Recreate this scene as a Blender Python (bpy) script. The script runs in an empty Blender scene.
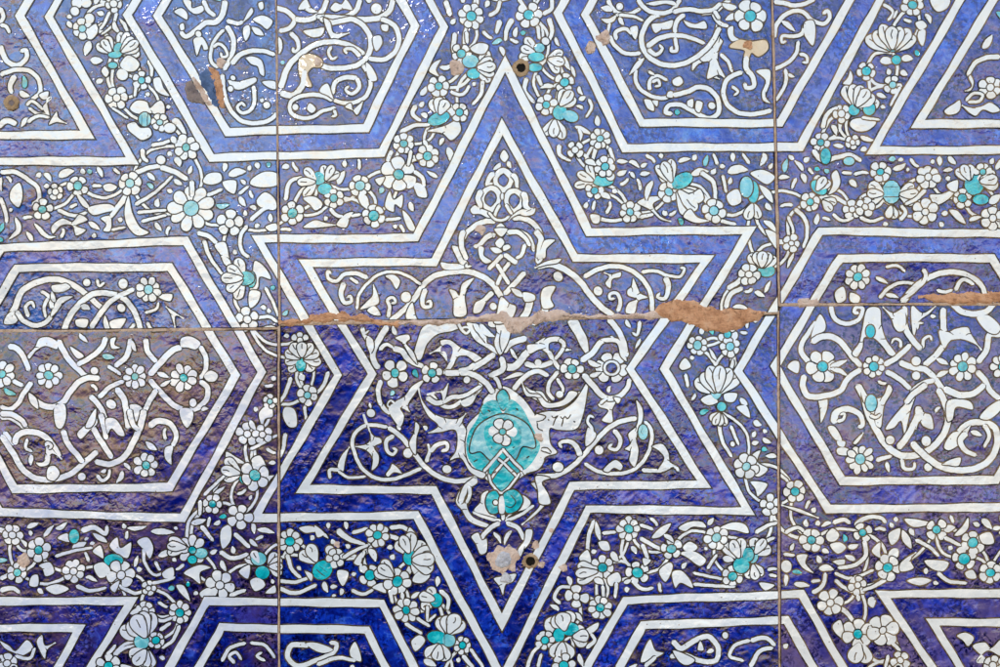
DATA = """
@ 0 0 4
s 26,20: 0,180 25,240 65,262 105,235 103,200 80,208
s 22,16: 0,30 14,65 0,95
s 20,14: 0,100 22,105 42,135
s 22,18: 0,300 60,280 120,285 155,320 160,370 125,400
s 30,18: 60,300 40,350 50,375
l 30: 78,365 120,385
s 14,14: 105,425 125,405 165,430 190,455 150,455 115,430
b: 170,430 205,390 175,400 155,380 195,365 190,410 200,470
b: 195,500 215,460 228,445 235,470 270,495 225,490
b: 0,485 30,470 70,490 60,505 30,495 0,515
l 24: 112,470 85,508
s 18,12: 110,490 150,465 200,470
o: 310 12 22
o: 345 12 20
o: 300 45 18
f: 455 15 40 5 14 w
l 24: 380,18 400,-10
s 15,12: 440,45 420,90 400,120
s 16,8: 468,50 452,100 405,140
l 26: 272,85 290,112
l 22: 268,60 290,72
f: 330 115 46 6 14 p
o: 358 75 20
b: 350,120 385,95 392,130 365,160 345,150
l 38: 360,165 340,222
l 24: 455,85 480,135
l 18: 480,75 515,145
P: 480 215 85 -95 10 6 32
P: 450 215 70 -160 -95 3 30
t: 478 198 22 26
t: 460 220 26 12
t: 452 262 18 12
l 38: 362,240 412,242
b: 405,285 420,265 438,290 425,310
o: 490 298 24
b: 480,262 510,222 540,232 560,258 540,285 505,285
s 22,12: 595,240 608,280 605,310
f: 567 322 42 5 14 t
b: 615,315 640,310 655,350 680,385 640,375 618,350
s 16,12: 545,335 540,390
f: 468 392 52 6 15 w
l 22: 500,355 485,375
s 12,10: 448,430 515,475
b: 520,435 545,403 590,408 600,432 625,410 645,402 660,425 655,462 610,455 545,455
t: 580 478 24 28
k 5: 568,455 568,505
k 5: 592,452 590,505
f: 640 490 40 6 12 p
b: 508,500 540,488 562,510 600,512 608,540 570,562 535,540 515,522
s 38,12: 690,480 715,495 745,545
o: 680 512 22
s 18,14: 605,582 645,575 685,562
s 24,14: 570,595 575,630 595,650
f: 745 590 58 7 15 t
l 34: 700,630 720,667
l 30: 690,545 705,575
o: 645,640 18
@ 250 0 4
f: 885 65 60 8 20 t
s 24,22: 782,0 802,65
s 18,16: 955,65 990,40 1000,0
s 22,20: 820,130 815,200 832,245
s 18,14: 865,125 870,175
s 30,14: 1000,80 985,135
f: 845 215 46 5 18 t
t: 882 245 32 26
t: 895 295 27 20
P: 900 270 85 -60 55 5 36
b: 715,285 735,250 765,238 745,280 760,308 735,300
f: 755 345 48 6 16 t
l 28: 680,380 705,345
s 16,14: 800,368 850,378 880,340
s 20,14: 932,320 922,380 888,420
P: 755 465 75 -125 -25 4 38
t: 755 475 46 24 -20
f: 838 450 42 6 14 t
b: 780,502 830,482 845,520 805,562 770,535 708,525
s 24,14: 665,420 650,455 685,485
s 22,14: 600,530 660,502 720,500
f: 615 575 48 7 16 t
s 20,16: 570,600 552,640 560,670
f: 710 625 52 7 18 t
l 22: 695,560 708,590
l 34: 790,590 802,645
s 18,14: 645,600 632,667
b: 880,195 915,172 955,182 940,215 905,215
@ 500 0 4
f: 115 60 58 6 20 t
s 20,18: 170,58 205,35 208,-8
s 18,16: 72,-5 95,22
s 28,14: 52,75 30,110 20,165
s 18,14: 150,100 158,160
s 24,14: 195,70 208,130 190,172
P: 150 215 75 150 250 3 34
t: 158 192 20 18
t: 145 228 32 18
t: 140 270 28 16
P: 185 235 70 -40 65 3 32
o: 182 165 15
l 18: 222,148 238,185
l 26: 255,225 280,280
l 18: 285,265 300,310
f: 258 330 46 5 18 t
l 24: 215,345 160,352
s 22,16: 108,310 98,360 138,412
s 20,14: 148,300 168,345
l 20: 315,345 330,380
s 16,10: 355,395 366,430 342,472
f: 185 420 48 6 16 t
t: 240 450 28 30 20
t: 282 465 32 22 20
P: 235 430 80 -85 -15 3 36
P: 220 470 85 55 135 3 38
l 26: 300,505 365,538
l 18: 312,510 322,565
f: 400 555 48 8 14 p
s 20,14: 382,592 370,645
s 18,14: 438,590 456,650
s 24,10: 235,578 240,620 285,645
f: 300 600 42 4 14 w
f: 420 667 48 7 16 t
l 30: 340,645 385,660
f: 1000 65 72 6 24 t
@ 750 0 4
f: 650 20 52 7 18 t
b: 720,-5 800,-5 792,30 752,48 730,30
s 16,12: 530,15 572,48 550,85
s 14,12: 590,40 572,75
l 24: 700,55 722,95
P: 570 210 115 -160 -25 7 48
t: 560 152 26 26
t: 572 190 28 16
t: 585 240 18 18
l 40: 520,245 572,250
l 36: 605,235 652,235
l 40: 692,110 690,185
b: 660,92 690,82 708,105 680,122
f: 465 285 44 5 18 t
b: 400,280 412,310 400,340 370,335 390,310
f: 570 340 42 5 14 p
l 24: 505,375 545,390
s 16,10: 602,345 560,425
l 30: 600,285 630,300
P: 420 435 95 -125 -5 6 46
t: 415 440 22 22
t: 476 435 24 26
f: 365 455 42 5 14 w
b: 405,480 470,472 505,490 472,522 425,525 398,502
s 22,16: 288,515 310,455 352,428
f: 282 570 44 6 14 t
l 26: 325,500 345,540
l 24: 440,545 495,562
f: 410 570 34 5 10 w
s 24,18: 250,600 290,642 340,632 400,620 445,645
t: 302 625 20 32
t: 395 645 22 16
s 14,10: 445,470 520,480
s 24,18: 1000,228 950,230 900,252 868,305
l 34: 930,195 968,140
f: 960 350 52 6 16 w
b: 855,365 885,345 872,310 880,300 895,330 880,365
s 14,14: 862,405 890,375 930,380 915,405 870,408
b: 775,445 818,412 838,400 842,430 830,452 790,460
b: 845,420 880,430 925,425 960,410 1000,442 970,452 930,440 900,465
@ 0 167 4
s 22,18: 0,22 60,20 112,50 152,85 155,130 128,152
b: 45,90 78,62 92,110 75,162 40,130
s 20,16: 0,120 22,180 28,225
l 26: 62,200 75,250 35,290
f: 170 170 48 5 16 t
f: 222 100 36 5 12 w
l 40: 235,40 298,15
f: 312 75 48 5 18 t
l 26: 175,25 205,58
s 18,14: 230,172 300,195 350,182
b: 305,105 330,120 365,170 330,155
b: 350,165 440,148 468,170 425,182 370,192
s 30,16: 510,112 472,160 432,215
b: 402,205 440,195 448,225 440,258 412,255 425,230
b: 205,240 250,205 290,218 318,190 352,212 305,235 345,252 305,275 290,235 245,235 212,268
l 22: 138,225 190,278 225,280
f: 520 65 54 6 18 p
b: 412,75 440,65 470,80 450,98 420,95
s 22,20: 540,25 600,2 650,-5
s 18,12: 540,152 620,102 692,35
s 26,22: 640,0 700,20 752,52
b: 515,115 530,180 562,240 598,262 550,275 508,232 498,170
s 14,10: 445,252 505,240
s 16,12: 548,182 668,172
s 16,12: 565,218 668,192
F: 765 165 105 9 32 p
b: 812,60 830,28 882,25 888,55 845,72
b: 890,60 945,55 938,108 905,92
l 40: 915,35 985,18
s 18,14: 828,115 892,88
s 24,20: 768,52 770,120
f: 920 225 64 5 20 w
s 18,16: 990,232 962,280 970,340 1000,362
s 22,18: 788,262 840,280 882,325
b: 858,312 900,300 920,370 932,405 900,392 880,350
s 20,12: 815,290 840,360 902,445
t: 982 445 36 28
P: 980 445 88 95 265 5 38
f: 990 610 54 5 16 w
f: 595 490 56 8 18 p
@ 250 167 4
b: 5,50 60,18 112,28 112,70 40,82 0,68
b: 25,135 60,100 102,130 105,168 60,170 30,152
s 20,16: 0,215 50,172 100,150
b: 60,240 105,225 110,250 80,258
t: 275 45 26 26
t: 300 88 28 22
f: 335 125 44 6 16 t
P: 270 60 78 110 250 3 32
P: 300 60 70 -110 -20 3 30
l 34: 352,70 380,15
s 20,16: 142,135 160,60 212,40
b: 212,125 260,118 292,150 262,175 240,152
f: 170 185 52 6 20 t
b: 212,242 260,212 300,222 345,232 290,242
s 18,14: 320,165 350,195 445,190
b: 345,232 385,185 415,180 400,205 385,242
f: 440 75 48 6 20 p
l 46: 440,105 472,170
f: 495 195 50 6 20 t
s 16,14: 540,212 605,205
b: 540,160 560,95 575,130 610,110 605,165 580,150 575,180
F: 595 30 80 6 22 t
b: 650,62 695,72 708,122 672,118 660,95
s 20,16: 655,15 690,45 698,80
l 26: 640,140 655,178
b: 610,172 640,200 662,255 640,255 620,222
b: 500,50 540,40 520,75
b: 20,375 60,400 85,450 40,440 32,485 0,500 10,440
t: 5 450 18 32
s 16,12: 60,480 92,540 115,600
b: 0,495 42,500 30,545 0,565
s 16,14: 15,605 80,600 112,622
s 14,12: 40,650 90,640 115,655
@ 500 167 4
t: 412 55 42 22
o: 408 25 16
f: 378 95 40 5 14 t
P: 380 60 78 150 265 3 32
l 30: 402,108 442,128
t: 425 5 20 12
o: 442 38 18
l 26: 450,90 470,100
f: 520 180 50 7 14 p
s 18,14: 395,205 440,215 492,210
s 18,14: 558,202 615,188
b: 360,190 400,195 395,225 372,225
b: 548,142 600,118 655,122 612,150 640,195 685,218 645,212 600,172
s 26,14: 635,15 655,55 665,20
f: 675 100 50 6 16 p
t: 728 55 46 28 -30
P: 705 85 115 20 75 3 48
P: 690 70 95 -140 -85 3 36
l 30: 610,55 585,135
l 34: 765,32 835,18
b: 772,102 800,88 815,130 775,150 735,115
s 22,16: 800,20 852,60 862,135
s 16,12: 890,30 905,105
f: 855 175 54 6 20 p
b: 732,198 760,168 790,200 838,215 790,225 755,215
s 18,14: 880,215 945,230
t: 985 80 26 42
b: 905,115 950,88 965,140 925,155
l 44: 910,22 992,12
l 24: 560,30 600,25
l 20: 520,20 540,45
s 24,22: 990,395 962,450 908,488
s 24,20: 902,565 920,512 972,482
f: 995 430 48 6 14 w
l 22: 930,560 995,572
@ 750 167 4
t: 12 100 22 44
P: 12 140 70 50 130 2 34
b: 35,70 82,98 92,145 58,118
b: 0,25 50,10 100,40 70,70 30,50
t: 65 415 34 24
t: 15 430 18 16
P: 45 410 78 -140 -30 5 38
l 28: 55,215 105,262
b: 60,250 110,270 108,330 90,310
t: 275 82 36 24 40
f: 240 140 44 6 14 t
P: 262 100 70 -90 -25 3 32
P: 285 130 66 -5 65 2 32
l 28: 205,25 222,65
b: 325,30 345,12 362,60 345,95 312,112 330,70
s 20,14: 178,165 220,210 228,270 212,325
f: 165 305 40 5 10 w
s 16,10: 150,195 172,255 165,290
l 18: 175,345 148,405
f: 408 170 44 5 12 w
s 16,12: 330,188 370,215 415,202
l 30: 395,55 425,82
l 20: 440,120 450,180
t: 565 100 36 46
k 5: 535,80 595,80
k 5: 535,120 597,120
P: 540 110 78 140 230 3 38
P: 590 110 78 -45 40 3 38
f: 520 20 48 6 14 t
P: 565 150 55 60 120 2 30
f: 460 160 44 5 12 w
s 18,12: 438,200 480,217 535,202
s 20,14: 598,215 622,180 600,152
f: 712 40 54 7 14 w
s 20,14: 702,90 660,130 618,150
b: 718,112 760,108 825,88 790,132 740,152
f: 700 180 58 6 14 w
b: 795,172 830,175 862,228 830,215
t: 895 70 38 42
f: 848 125 44 6 18 t
t: 922 130 32 20
P: 910 60 85 -60 20 4 40
P: 880 60 75 -150 -80 3 34
f: 930 20 42 6 12 t
f: 970 205 54 6 14 w
l 22: 875,215 925,200
l 40: 955,145 1000,110
b: 785,72 830,52 825,100 800,95
f: 430 440 58 8 18 t
s 18,14: 515,525 560,480 610,462 665,470
b: 338,502 372,478 382,530 350,545
b: 400,502 440,520 432,545 400,538
s 30,22: 605,545 660,480 730,435 800,420 862,430 922,470 942,520
s 20,16: 690,405 702,440 650,500 600,535
s 20,16: 818,495 850,450 895,470
l 22: 540,510 592,522
l 20: 500,440 550,465
s 14,12: 540,400 590,395 620,420
@ 0 334 4
f: 195 165 60 8 18 t
f: 8 160 62 8 16 t
f: 540 170 54 8 14 t
f: 735 175 64 8 16 t
f: 585 525 58 7 16 t
b: 905,470 940,488 985,520 935,520 915,560 905,520
P: 970 560 85 150 235 3 36
f: 990 400 54 5 14 w
t: 985 580 26 20
s 16,12: 815,645 860,602 905,560
l 20: 850,650 900,610
@ 250 334 4
P: 208 100 72 120 420 9 36
t: 203 122 20 28
f: 238 90 38 6 12 t
f: 200 25 38 5 12 w
l 34: 205,160 215,185
s 20,14: 165,172 140,240 112,282
s 20,14: 315,150 290,212 258,242
f: 230 245 46 6 14 p
b: 140,292 178,300 186,370 155,372 130,322
s 16,12: 218,285 225,345
b: 35,315 80,278 92,330 62,340 50,375 40,350
f: 80 270 34 5 10 p
f: 50 402 44 5 12 w
s 16,12: 0,462 60,432 112,402
s 20,14: 142,395 130,470 112,502
b: 5,502 40,485 65,540 30,562
F: 20 565 66 6 22 t
l 26: 0,345 22,385
l 24: 55,605 95,565
@ 500 334 4
f: 790 45 44 7 18 p
f: 920 50 48 7 16 p
f: 910 2 46 5 14 t
l 18: 865,105 838,58
l 18: 932,100 918,155
b: 740,95 765,130 728,145 715,130
s 18,14: 742,158 752,215
t: 865 215 24 46
t: 886 290 18 18
P: 870 245 118 -155 -35 6 48
b: 802,262 850,240 872,272 830,285
b: 895,240 950,238 935,272 900,268
P: 880 310 55 55 150 4 28
s 18,14: 875,362 890,430 928,492
s 16,12: 922,365 955,445
l 28: 960,255 985,305
b: 945,292 985,285 1000,335 970,320
f: 985 530 56 6 16 p
o: 930 440 10
@ 750 334 4
f: 290 130 72 6 22 t
f: 495 130 50 8 20 t
f: 850 130 64 8 20 t
f: 440 500 66 10 20 p
f: 1012 130 56 8 18 t
l 30: 15,345 45,365
f: 180 630 50 6 16 t
b: 10,480 42,465 30,510 72,540 30,572 0,540
l 24: 50,415 85,435
s 14,12: 118,560 155,592
b: 0,590 70,600 30,650 20,620
@ 400 120 5
b: 520,148 544,185 522,212 498,185
l 28: 502,215 465,248
l 26: 540,205 555,240
r 27: 517,252 556,290 545,330 517,350 487,330 477,290
s 34,14: 470,262 448,290 435,325 465,315
s 32,16: 560,268 582,300 585,345
r 25: 455,340 492,365 490,410 457,448 420,425 412,375
r 25: 570,355 610,380 600,430 565,458 533,412 540,370
s 34,22: 408,350 390,390 400,430 375,458 362,430
b: 350,448 375,425 400,440 440,455 475,485 440,490 400,472 362,470
s 36,26: 612,360 628,395 628,430 655,455 668,440
b: 565,472 610,445 650,450 678,440 672,468 630,482 590,475 540,502
s 16,14: 510,365 512,402
s 18,16: 500,420 480,460 468,492
s 18,16: 528,420 545,450 562,472
s 14,14: 440,458 475,495 512,502 548,480
@ 300 255 5
s 32,28: 1010,215 960,142 900,102 830,82 740,88 670,106 620,146 580,205 530,265 450,332
s 26,16: 340,115 280,92 220,98 180,132 142,115 138,82 158,95
s 32,14: 222,135 205,190 222,238 258,230 252,205 232,215
s 16,16: 285,272 295,200 340,140 400,95 470,84 540,105 608,150
b: 425,105 470,98 502,130 482,172 455,130
b: 365,145 388,190 395,240 350,262 298,272 330,235 362,200
b: 335,278 370,252 405,302 370,302
s 22,14: 440,315 448,260 438,225 465,212 478,235 455,242
o: 530 210 26
b: 562,235 578,300 590,332 540,332 528,300
s 30,14: 630,168 612,220 620,258 652,256 650,230 630,236
s 26,14: 308,360 332,420 362,465
s 14,10: 318,362 322,392 346,376
f: 475 590 78 5 22 t
f: 660 590 62 5 20 t
@ 500 255 5
s 34,32: 180,60 250,46 330,76 400,132 452,202 512,265 570,305
s 26,24: 418,112 480,76 560,56 640,70 710,120 752,190 762,285
o: 490 180 22
b: 518,88 560,95 605,85 602,110 562,122 552,168 525,142 545,108
s 24,14: 588,285 602,230 580,190 550,195 550,218 576,218
b: 665,115 688,160 702,190 742,212 692,230 672,292 628,288 640,240 682,220 638,202 636,175 655,158
s 20,14: 705,85 780,80 830,100 902,106 922,68 898,64
s 34,14: 826,108 842,160 822,218 788,210 800,188
F: 558 565 90 6 34 b
f: 360 570 62 6 22 t
@ 300 370 5
s 24,22: 402,55 390,130 420,192 472,235 500,300
b: 440,190 470,160 522,130 562,78 622,48 582,110 540,180 552,212 502,190 522,230 502,285 460,240
r 10: 455,152 472,172 452,190 438,172
b: 592,88 612,150 660,210 720,238 790,242 832,215 812,260 832,300 824,360 832,440 858,485 930,520 915,542 852,512 800,440 748,452 780,400 776,302 700,312 638,315 690,280 640,230 605,160
s 24,18: 655,120 700,170 752,186 802,160 862,130 902,90 902,55
b: 800,160 830,140 890,110 900,85 860,170 820,185
s 26,26: 440,285 502,330 562,402 622,480 702,536 782,556 885,540
s 20,20: 440,285 340,275 290,300 262,350 275,420 310,490 380,540 460,546 540,520 608,490
b: 318,222 335,275 372,330 402,340 410,362 372,385 396,430 388,480 358,502 362,440 330,402 272,382 330,370 352,345
b: 188,492 205,430 250,382 240,410 226,460 216,508
s 20,18: 200,500 150,500 150,545
s 16,14: 190,505 240,536 330,532
s 26,14: 472,328 435,350 435,402 465,422 482,400 460,390
o: 540 415 24
b: 428,522 450,490 460,468 492,490 512,520 470,512 440,535
b: 578,258 598,280 584,340 578,425 545,370 570,310
s 24,12: 630,462 648,402 640,368
s 26,18: 648,410 690,372 732,366 736,396 705,405
o: 735 495 22
s 40,26: 885,545 830,590 800,668
s 22,16: 845,580 850,620 830,668
o: 355 215 20
l 18: 350,165 355,192
@ 500 370 5
b: 108,70 160,100 210,108 242,150 300,170 350,120 402,108 342,172 280,192 220,182 180,152 130,122
B: 440,55 432,130 412,230 382,292 290,298 250,290 252,370 284,412 230,432 180,492 130,515 192,440 202,380 190,300 172,232 235,208 300,205 370,160 412,100
k 10: 215,205 190,195 175,212 205,222 228,232 215,250 182,258
k 10: 185,262 190,290 215,305
k 10: 258,228 268,240 290,228 275,248 264,278
k 10: 302,232 314,244 324,232 336,244 354,222
k 10: 316,244 308,282
k 11: 240,246 246,252
k 11: 368,255 376,262
b: 488,172 530,150 582,148 562,200 562,262 508,252 540,202 498,186
s 26,26: 180,530 280,526 360,482 420,422 480,352 540,292 600,258 685,240
s 20,20: 722,255 756,300 752,380 712,460 650,506 560,518 480,502 422,465
b: 680,148 712,190 714,250 692,300 682,350 694,402 672,485 645,452 650,410 622,395 650,370 640,320 680,280 690,230
t: 715 310 24 38
k 5: 715,290 705,310 715,325
b: 440,285 482,320 452,370 428,382
s 20,12: 462,330 458,290 438,260 450,228 472,240
s 28,14: 568,298 602,350 582,398 545,386 562,368
b: 515,502 540,470 580,448 615,480 602,502 570,490 540,512
o: 495 400 24
o: 290 485 26
s 34,14: 402,432 380,380 340,355 298,368 310,392
s 24,16: 708,500 800,502 872,482 895,508
b: 758,382 810,368 842,410 852,460 885,480 830,492 788,502 820,440 790,402
b: 178,530 252,540 212,560 242,620 252,668 198,668 188,600
l 20: 205,395 255,415
@ 400 480 5
b: 278,110 300,50 340,15 355,60 335,120 362,180 440,218 475,242 400,232 340,202 308,150
s 20,18: 362,158 440,190 505,205
b: 368,152 400,110 408,70 442,52 430,110 452,160 485,188 430,176
s 30,18: 500,65 510,130 516,202
b: 612,75 655,110 640,142 580,162 528,192 560,150 600,120
s 18,16: 525,205 600,175 670,125
b: 655,15 700,20 745,90 735,112 682,172 608,224 650,180 700,122 690,62
s 26,22: 500,212 450,242 410,292 422,345
s 26,22: 530,212 592,242 620,300
b: 355,282 390,262 412,300 432,290 432,362 402,372 378,320
b: 630,248 662,248 652,310 620,352 602,385 588,350 620,302
l 24: 468,262 505,315
l 24: 558,252 522,325
b: 468,492 510,480 582,468 562,510 530,522 515,575 495,530
@ 440 310 7.69
@ 400 120 5
s 30,24: 480,505 420,508 362,538 322,578 308,625 322,672
s 30,24: 560,490 620,492 672,522 702,570 706,620 690,668
b: 506,515 532,550 506,592 478,565 482,530
s 28,16: 478,572 430,590 398,622 390,648
s 24,16: 532,572 580,556 630,572 660,612 668,660
@ 430 230 6.876
b: 150,108 200,118 215,165 268,240 215,242 180,185
b: 72,222 130,228 200,232 255,258 150,278 88,266
s 44,34: 232,0 215,60 222,130 255,205
s 24,14: 258,225 248,252 288,246
s 42,28: 432,28 380,58 335,108 298,112
b: 335,110 372,120 370,172 425,215 382,232 340,190
b: 440,-8 535,-8 490,48
b: 485,52 514,84 480,128 446,92
b: 412,122 470,122 498,150 450,162
b: 500,112 540,98 556,120 505,146
s 40,26: 530,15 600,15 650,50 690,112
s 32,24: 655,95 622,180 585,195
s 46,38: 722,0 762,60 752,130 742,200
b: 788,70 862,68 802,130 792,192 738,204 762,122
s 24,14: 775,190 742,224 728,192
b: 718,262 800,214 905,198 882,226 800,242
s 32,30: 502,168 398,275
s 36,36: 508,165 602,232
s 30,28: 548,220 500,290 458,385
s 30,28: 458,232 545,375
s 38,38: 655,288 580,370 508,445
b: 358,472 420,418 442,440 392,490 348,565 298,572 310,500
o: 435 525 24
b: 132,408 180,420 200,450 220,370 305,328 272,380 242,450 248,585 168,592 160,480
b: 490,458 545,502 592,525 570,600 520,640 440,640 460,560
s 56,48: 690,480 668,560 595,660
s 52,48: 795,500 780,580 700,650
b: 555,400 622,418 645,462 590,452
b: 638,428 722,448 722,482 650,492
b: 778,400 862,388 830,470 852,525 780,542 760,480
o: 880 320 34
@ 365 310 6.876
b: 338,332 362,200 408,108 620,82 652,120 600,146 500,168 430,232 380,345
b: 698,88 762,100 830,220 872,240 935,315 900,302 820,250 760,212 720,150
s 24,15: 640,85 662,132 700,160 722,130 690,118 655,132
l 56: 745,95 835,225
l 54: 790,95 892,185
l 46: 848,85 895,115
b: 898,100 970,58 1005,100 992,200 960,272 930,312 888,230 905,150
k 12: 935,140 925,220 940,290
b: 442,302 520,240 516,212 580,203 662,258 760,298 815,345 765,362 700,318 640,322 604,390 545,445 528,432 566,380 500,290
D: 522,262 560,232 602,262 592,330 568,372 560,300 540,282 524,292
s 46,42: 545,432 650,430 760,388 895,300
s 42,36: 640,420 700,410 760,370
s 44,40: 648,430 740,442 830,500 885,575
s 32,28: 848,440 900,470 935,545
s 44,44: 860,455 950,400 935,320
s 40,26: 420,600 500,640 600,600 680,590 800,520
b: 425,582 480,568 545,538 572,500 560,590 535,640 520,570
o: 700 480 24
s 48,42: 155,108 80,232 54,300 70,370 102,402
s 46,34: 190,262 250,280 302,342 405,392
s 34,20: 98,275 150,235 195,262
b: 205,192 300,168 312,200 285,225 335,290 362,375 318,330 250,222
l 60: 20,180 40,300
s 40,30: 110,480 90,560 110,660
@ 500 310 6.876
b: 465,78 535,68 562,120 602,200 606,318 560,262 520,182
s 48,46: 18,292 70,230 150,202 185,190
l 30: 72,265 122,345
s 56,48: 18,390 100,388 180,300 262,240 335,200
b: 185,242 270,228 330,188 420,188 462,260 495,272 440,285 402,222 340,230 335,305 280,272 200,302
s 36,30: 332,280 370,350 415,412
s 32,24: 402,200 440,232 412,300 372,342
s 42,36: 168,368 260,386 365,358
o: 262 362 24
b: 20,478 120,425 170,440 100,465
s 38,34: 88,548 170,460 250,420 335,452
b: 148,488 200,570 270,580 330,636 430,618 480,556 535,570 470,642 400,668 300,668 250,602 180,592
s 32,26: 402,420 340,500 330,560 372,622
s 28,20: 390,470 432,540 420,590
o: 410 580 26
s 46,38: 555,352 640,290 690,222 785,190
b: 688,200 760,188 832,208 862,300 872,355 830,322 800,230 720,222
s 44,38: 742,60 790,110 842,200 872,322
l 42: 605,345 695,382
l 38: 615,455 695,428
s 32,16: 962,75 940,172 906,150
l 26: 965,195 928,265
s 46,34: 570,440 640,520 720,600 800,602 872,540 892,470
s 26,16: 685,645 745,598
b: 778,598 832,608 812,645
@ 450 380 4.94
b: 262,30 170,90 150,150 85,225 60,330 82,425 160,475 190,505 255,585 335,495 365,472 445,435 474,360 445,220 400,140 350,80
T: 230,100 170,115 135,190 90,265 80,340 100,405 165,455 262,350 360,445 430,370 445,320 400,220 350,130 295,95 262,165
T: 235,72 262,48 287,75 290,110 263,148 238,112
W: 262,170 185,195 128,245 102,358 150,352 210,398 262,342 318,392 358,327 418,332 392,235 335,190
T: 262,184 200,200 168,250 185,330 222,378 262,338 300,374 345,320 352,250 320,200
f: 260 255 76 6 17 t
T: 262,345 225,390 195,435 200,490 252,558 312,490 342,450 310,400
s 15,15: 165,455 215,398 268,338
s 15,15: 258,338 310,398 360,448
s 13,13: 198,492 245,430 292,382
s 13,13: 332,478 280,425 235,385
s 12,12: 190,462 205,510 255,558 310,508 345,458
k 9: 185,148 200,156
k 9: 325,140 338,150
k 9: 118,405 136,392
k 9: 378,385 392,375
k 8: 215,460 228,450
k 8: 305,455 318,450
k 8: 205,330 208,336
k 8: 310,335 318,330
T: 190,562 225,548 246,590 238,652 202,658 178,610
T: 268,560 320,543 358,590 332,642 282,655 262,612
b: 245,575 262,570 268,660 245,660
o: 225 605 12
k 7: 300,570 325,600 300,630 275,620
@ 160 0 5.13
s 26,22: 222,0 245,50 285,85
s 34,24: 335,0 322,70 290,112 235,118 180,160 130,188 105,160
b: 72,60 110,40 142,70 140,102 105,85
b: 118,0 160,5 165,40 218,28 226,55 185,74 150,55
b: 100,128 120,118 126,152 108,158
b: 172,200 215,188 248,252 225,257 215,230 190,288 176,240
o: 198 175 16
s 30,24: 340,132 372,185 378,240 360,300 328,362
s 19,19: 330,150 285,200 262,260 265,320 302,348
s 18,14: 270,245 300,225 335,250 345,285 320,292 310,265
s 26,20: 340,105 400,120 430,110
b: 428,112 470,38 480,60 447,102
b: 428,140 456,128 464,170 440,212 426,180
b: 470,138 512,148 534,182 490,177
b: 475,100 520,78 560,90 580,110 550,152 520,130
b: 503,18 527,8 532,45 515,52
s 30,22: 368,332 400,290 450,265 530,262 592,282
b: 438,298 470,288 522,310 534,392 513,380 500,342 470,332 450,312
b: 348,410 400,418 492,398 498,415 460,442 400,462 360,440
b: 522,420 592,418 600,457 560,452
s 24,15: 480,440 485,510 470,560 420,580 398,550 420,528 440,550
s 25,23: 320,378 330,480 360,560 420,620 500,632 570,612 602,578
o: 548 540 18
o: 375 400 13
o: 362 456 14
@ 275 0 5.13
s 27,25: 0,38 60,58 100,100 80,140 20,162
s 30,26: 100,100 180,100 240,60 270,-5
b: 118,50 140,8 162,-5 185,38 222,62 180,67 150,52
s 28,24: 440,-5 410,60 340,90 260,85 210,88
b: 283,45 310,12 340,22 362,-5 398,52 350,47 310,62
s 32,30: 250,88 360,95 450,100 540,90 590,50 606,-5
o: 520 45 30
s 28,28: 230,95 290,115 400,100 460,140 490,200 480,280 430,330 340,350 260,345 200,310
s 28,26: 540,95 610,130 636,190 620,260 560,305 478,300
b: 543,128 582,128 577,162 550,157
b: 503,190 540,182 552,220 520,264 503,230
b: 143,160 200,148 254,143 242,182 190,192
b: 250,92 282,110 302,168 385,168 340,192 300,208 268,160
s 28,16: 78,165 118,215 118,255 95,265 93,240
s 34,24: 28,455 70,340 140,270 220,225 310,215 390,235 462,278
s 20,12: 292,238 274,270 295,302 322,290
s 26,14: 440,290 390,250 358,255 370,278
Y: 128,300 180,278 242,310 237,342 190,347 167,380 188,444 158,440 128,390
s 36,28: 25,475 90,490 140,440 152,355
s 25,21: 450,330 480,380 490,440 460,500 380,530 298,515
b: 468,318 502,350 524,412 490,417 468,370
s 28,22: 425,400 350,400 305,430 298,485
s 26,14: 420,398 432,450 390,482 363,460 382,440
s 24,19: 300,515 240,490 150,490 85,520 78,570 120,602 190,602 240,572 314,552
o: 105 550 17
b: 178,528 212,560 190,582 163,560
s 20,12: 300,560 312,590 288,600
b: 243,440 270,428 292,480 302,512 270,492 228,470
b: 358,550 390,528 402,558 452,518 442,560 420,592 400,570
l 24: 20,190 22,280
@ 590 0 5.34
s 27,20: 95,-5 115,40 150,70 210,75 272,45
b: 58,40 100,28 122,60 80,62
o: 158 35 20
s 22,15: 150,75 110,110 95,182
b: 58,100 100,98 142,78 132,112 90,127
s 20,14: 150,80 230,88 287,112
l 28: 156,90 182,134
s 25,18: 140,215 138,172 190,155 232,192 245,212
b: 213,148 252,138 257,180 242,212 223,190
s 23,23: 103,188 130,240 190,285 272,285
s 30,28: 405,68 330,95 285,160 275,230 310,300 390,345 480,345 560,310 640,240 694,145
s 26,24: 252,-5 300,50 360,70 430,60 484,-5
b: 298,20 380,2 452,8 464,32 400,22 340,32
s 28,24: 440,65 520,50 600,60 660,50 700,15
s 24,22: 660,55 694,105
b: 328,130 380,122 444,108 432,152 380,162 348,178
s 28,18: 505,75 460,120 455,200 460,272 432,272 440,248
s 32,20: 303,252 360,210 430,190 510,195 614,232
s 28,14: 308,260 350,292 387,260 368,238
b: 498,108 560,128 612,112 624,152 560,152 520,142
s 22,22: 270,308 245,370 250,450 300,500 380,525 442,510
b: 208,402 250,328 292,308 270,352 240,382
s 24,16: 318,485 320,430 360,405 415,432
s 20,13: 328,440 362,428 372,457 342,462
s 20,12: 308,380 345,400
b: 438,430 480,408 498,440 470,462 443,452
b: 418,488 442,488 444,522 408,517
s 28,26: 440,510 520,490 580,465 640,480 685,540 680,610 630,632 560,600 480,560 420,565 403,600 442,607
b: 518,540 550,528 547,577 520,567
o: 650 565 18
b: 568,538 602,548 582,604 563,590
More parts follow.
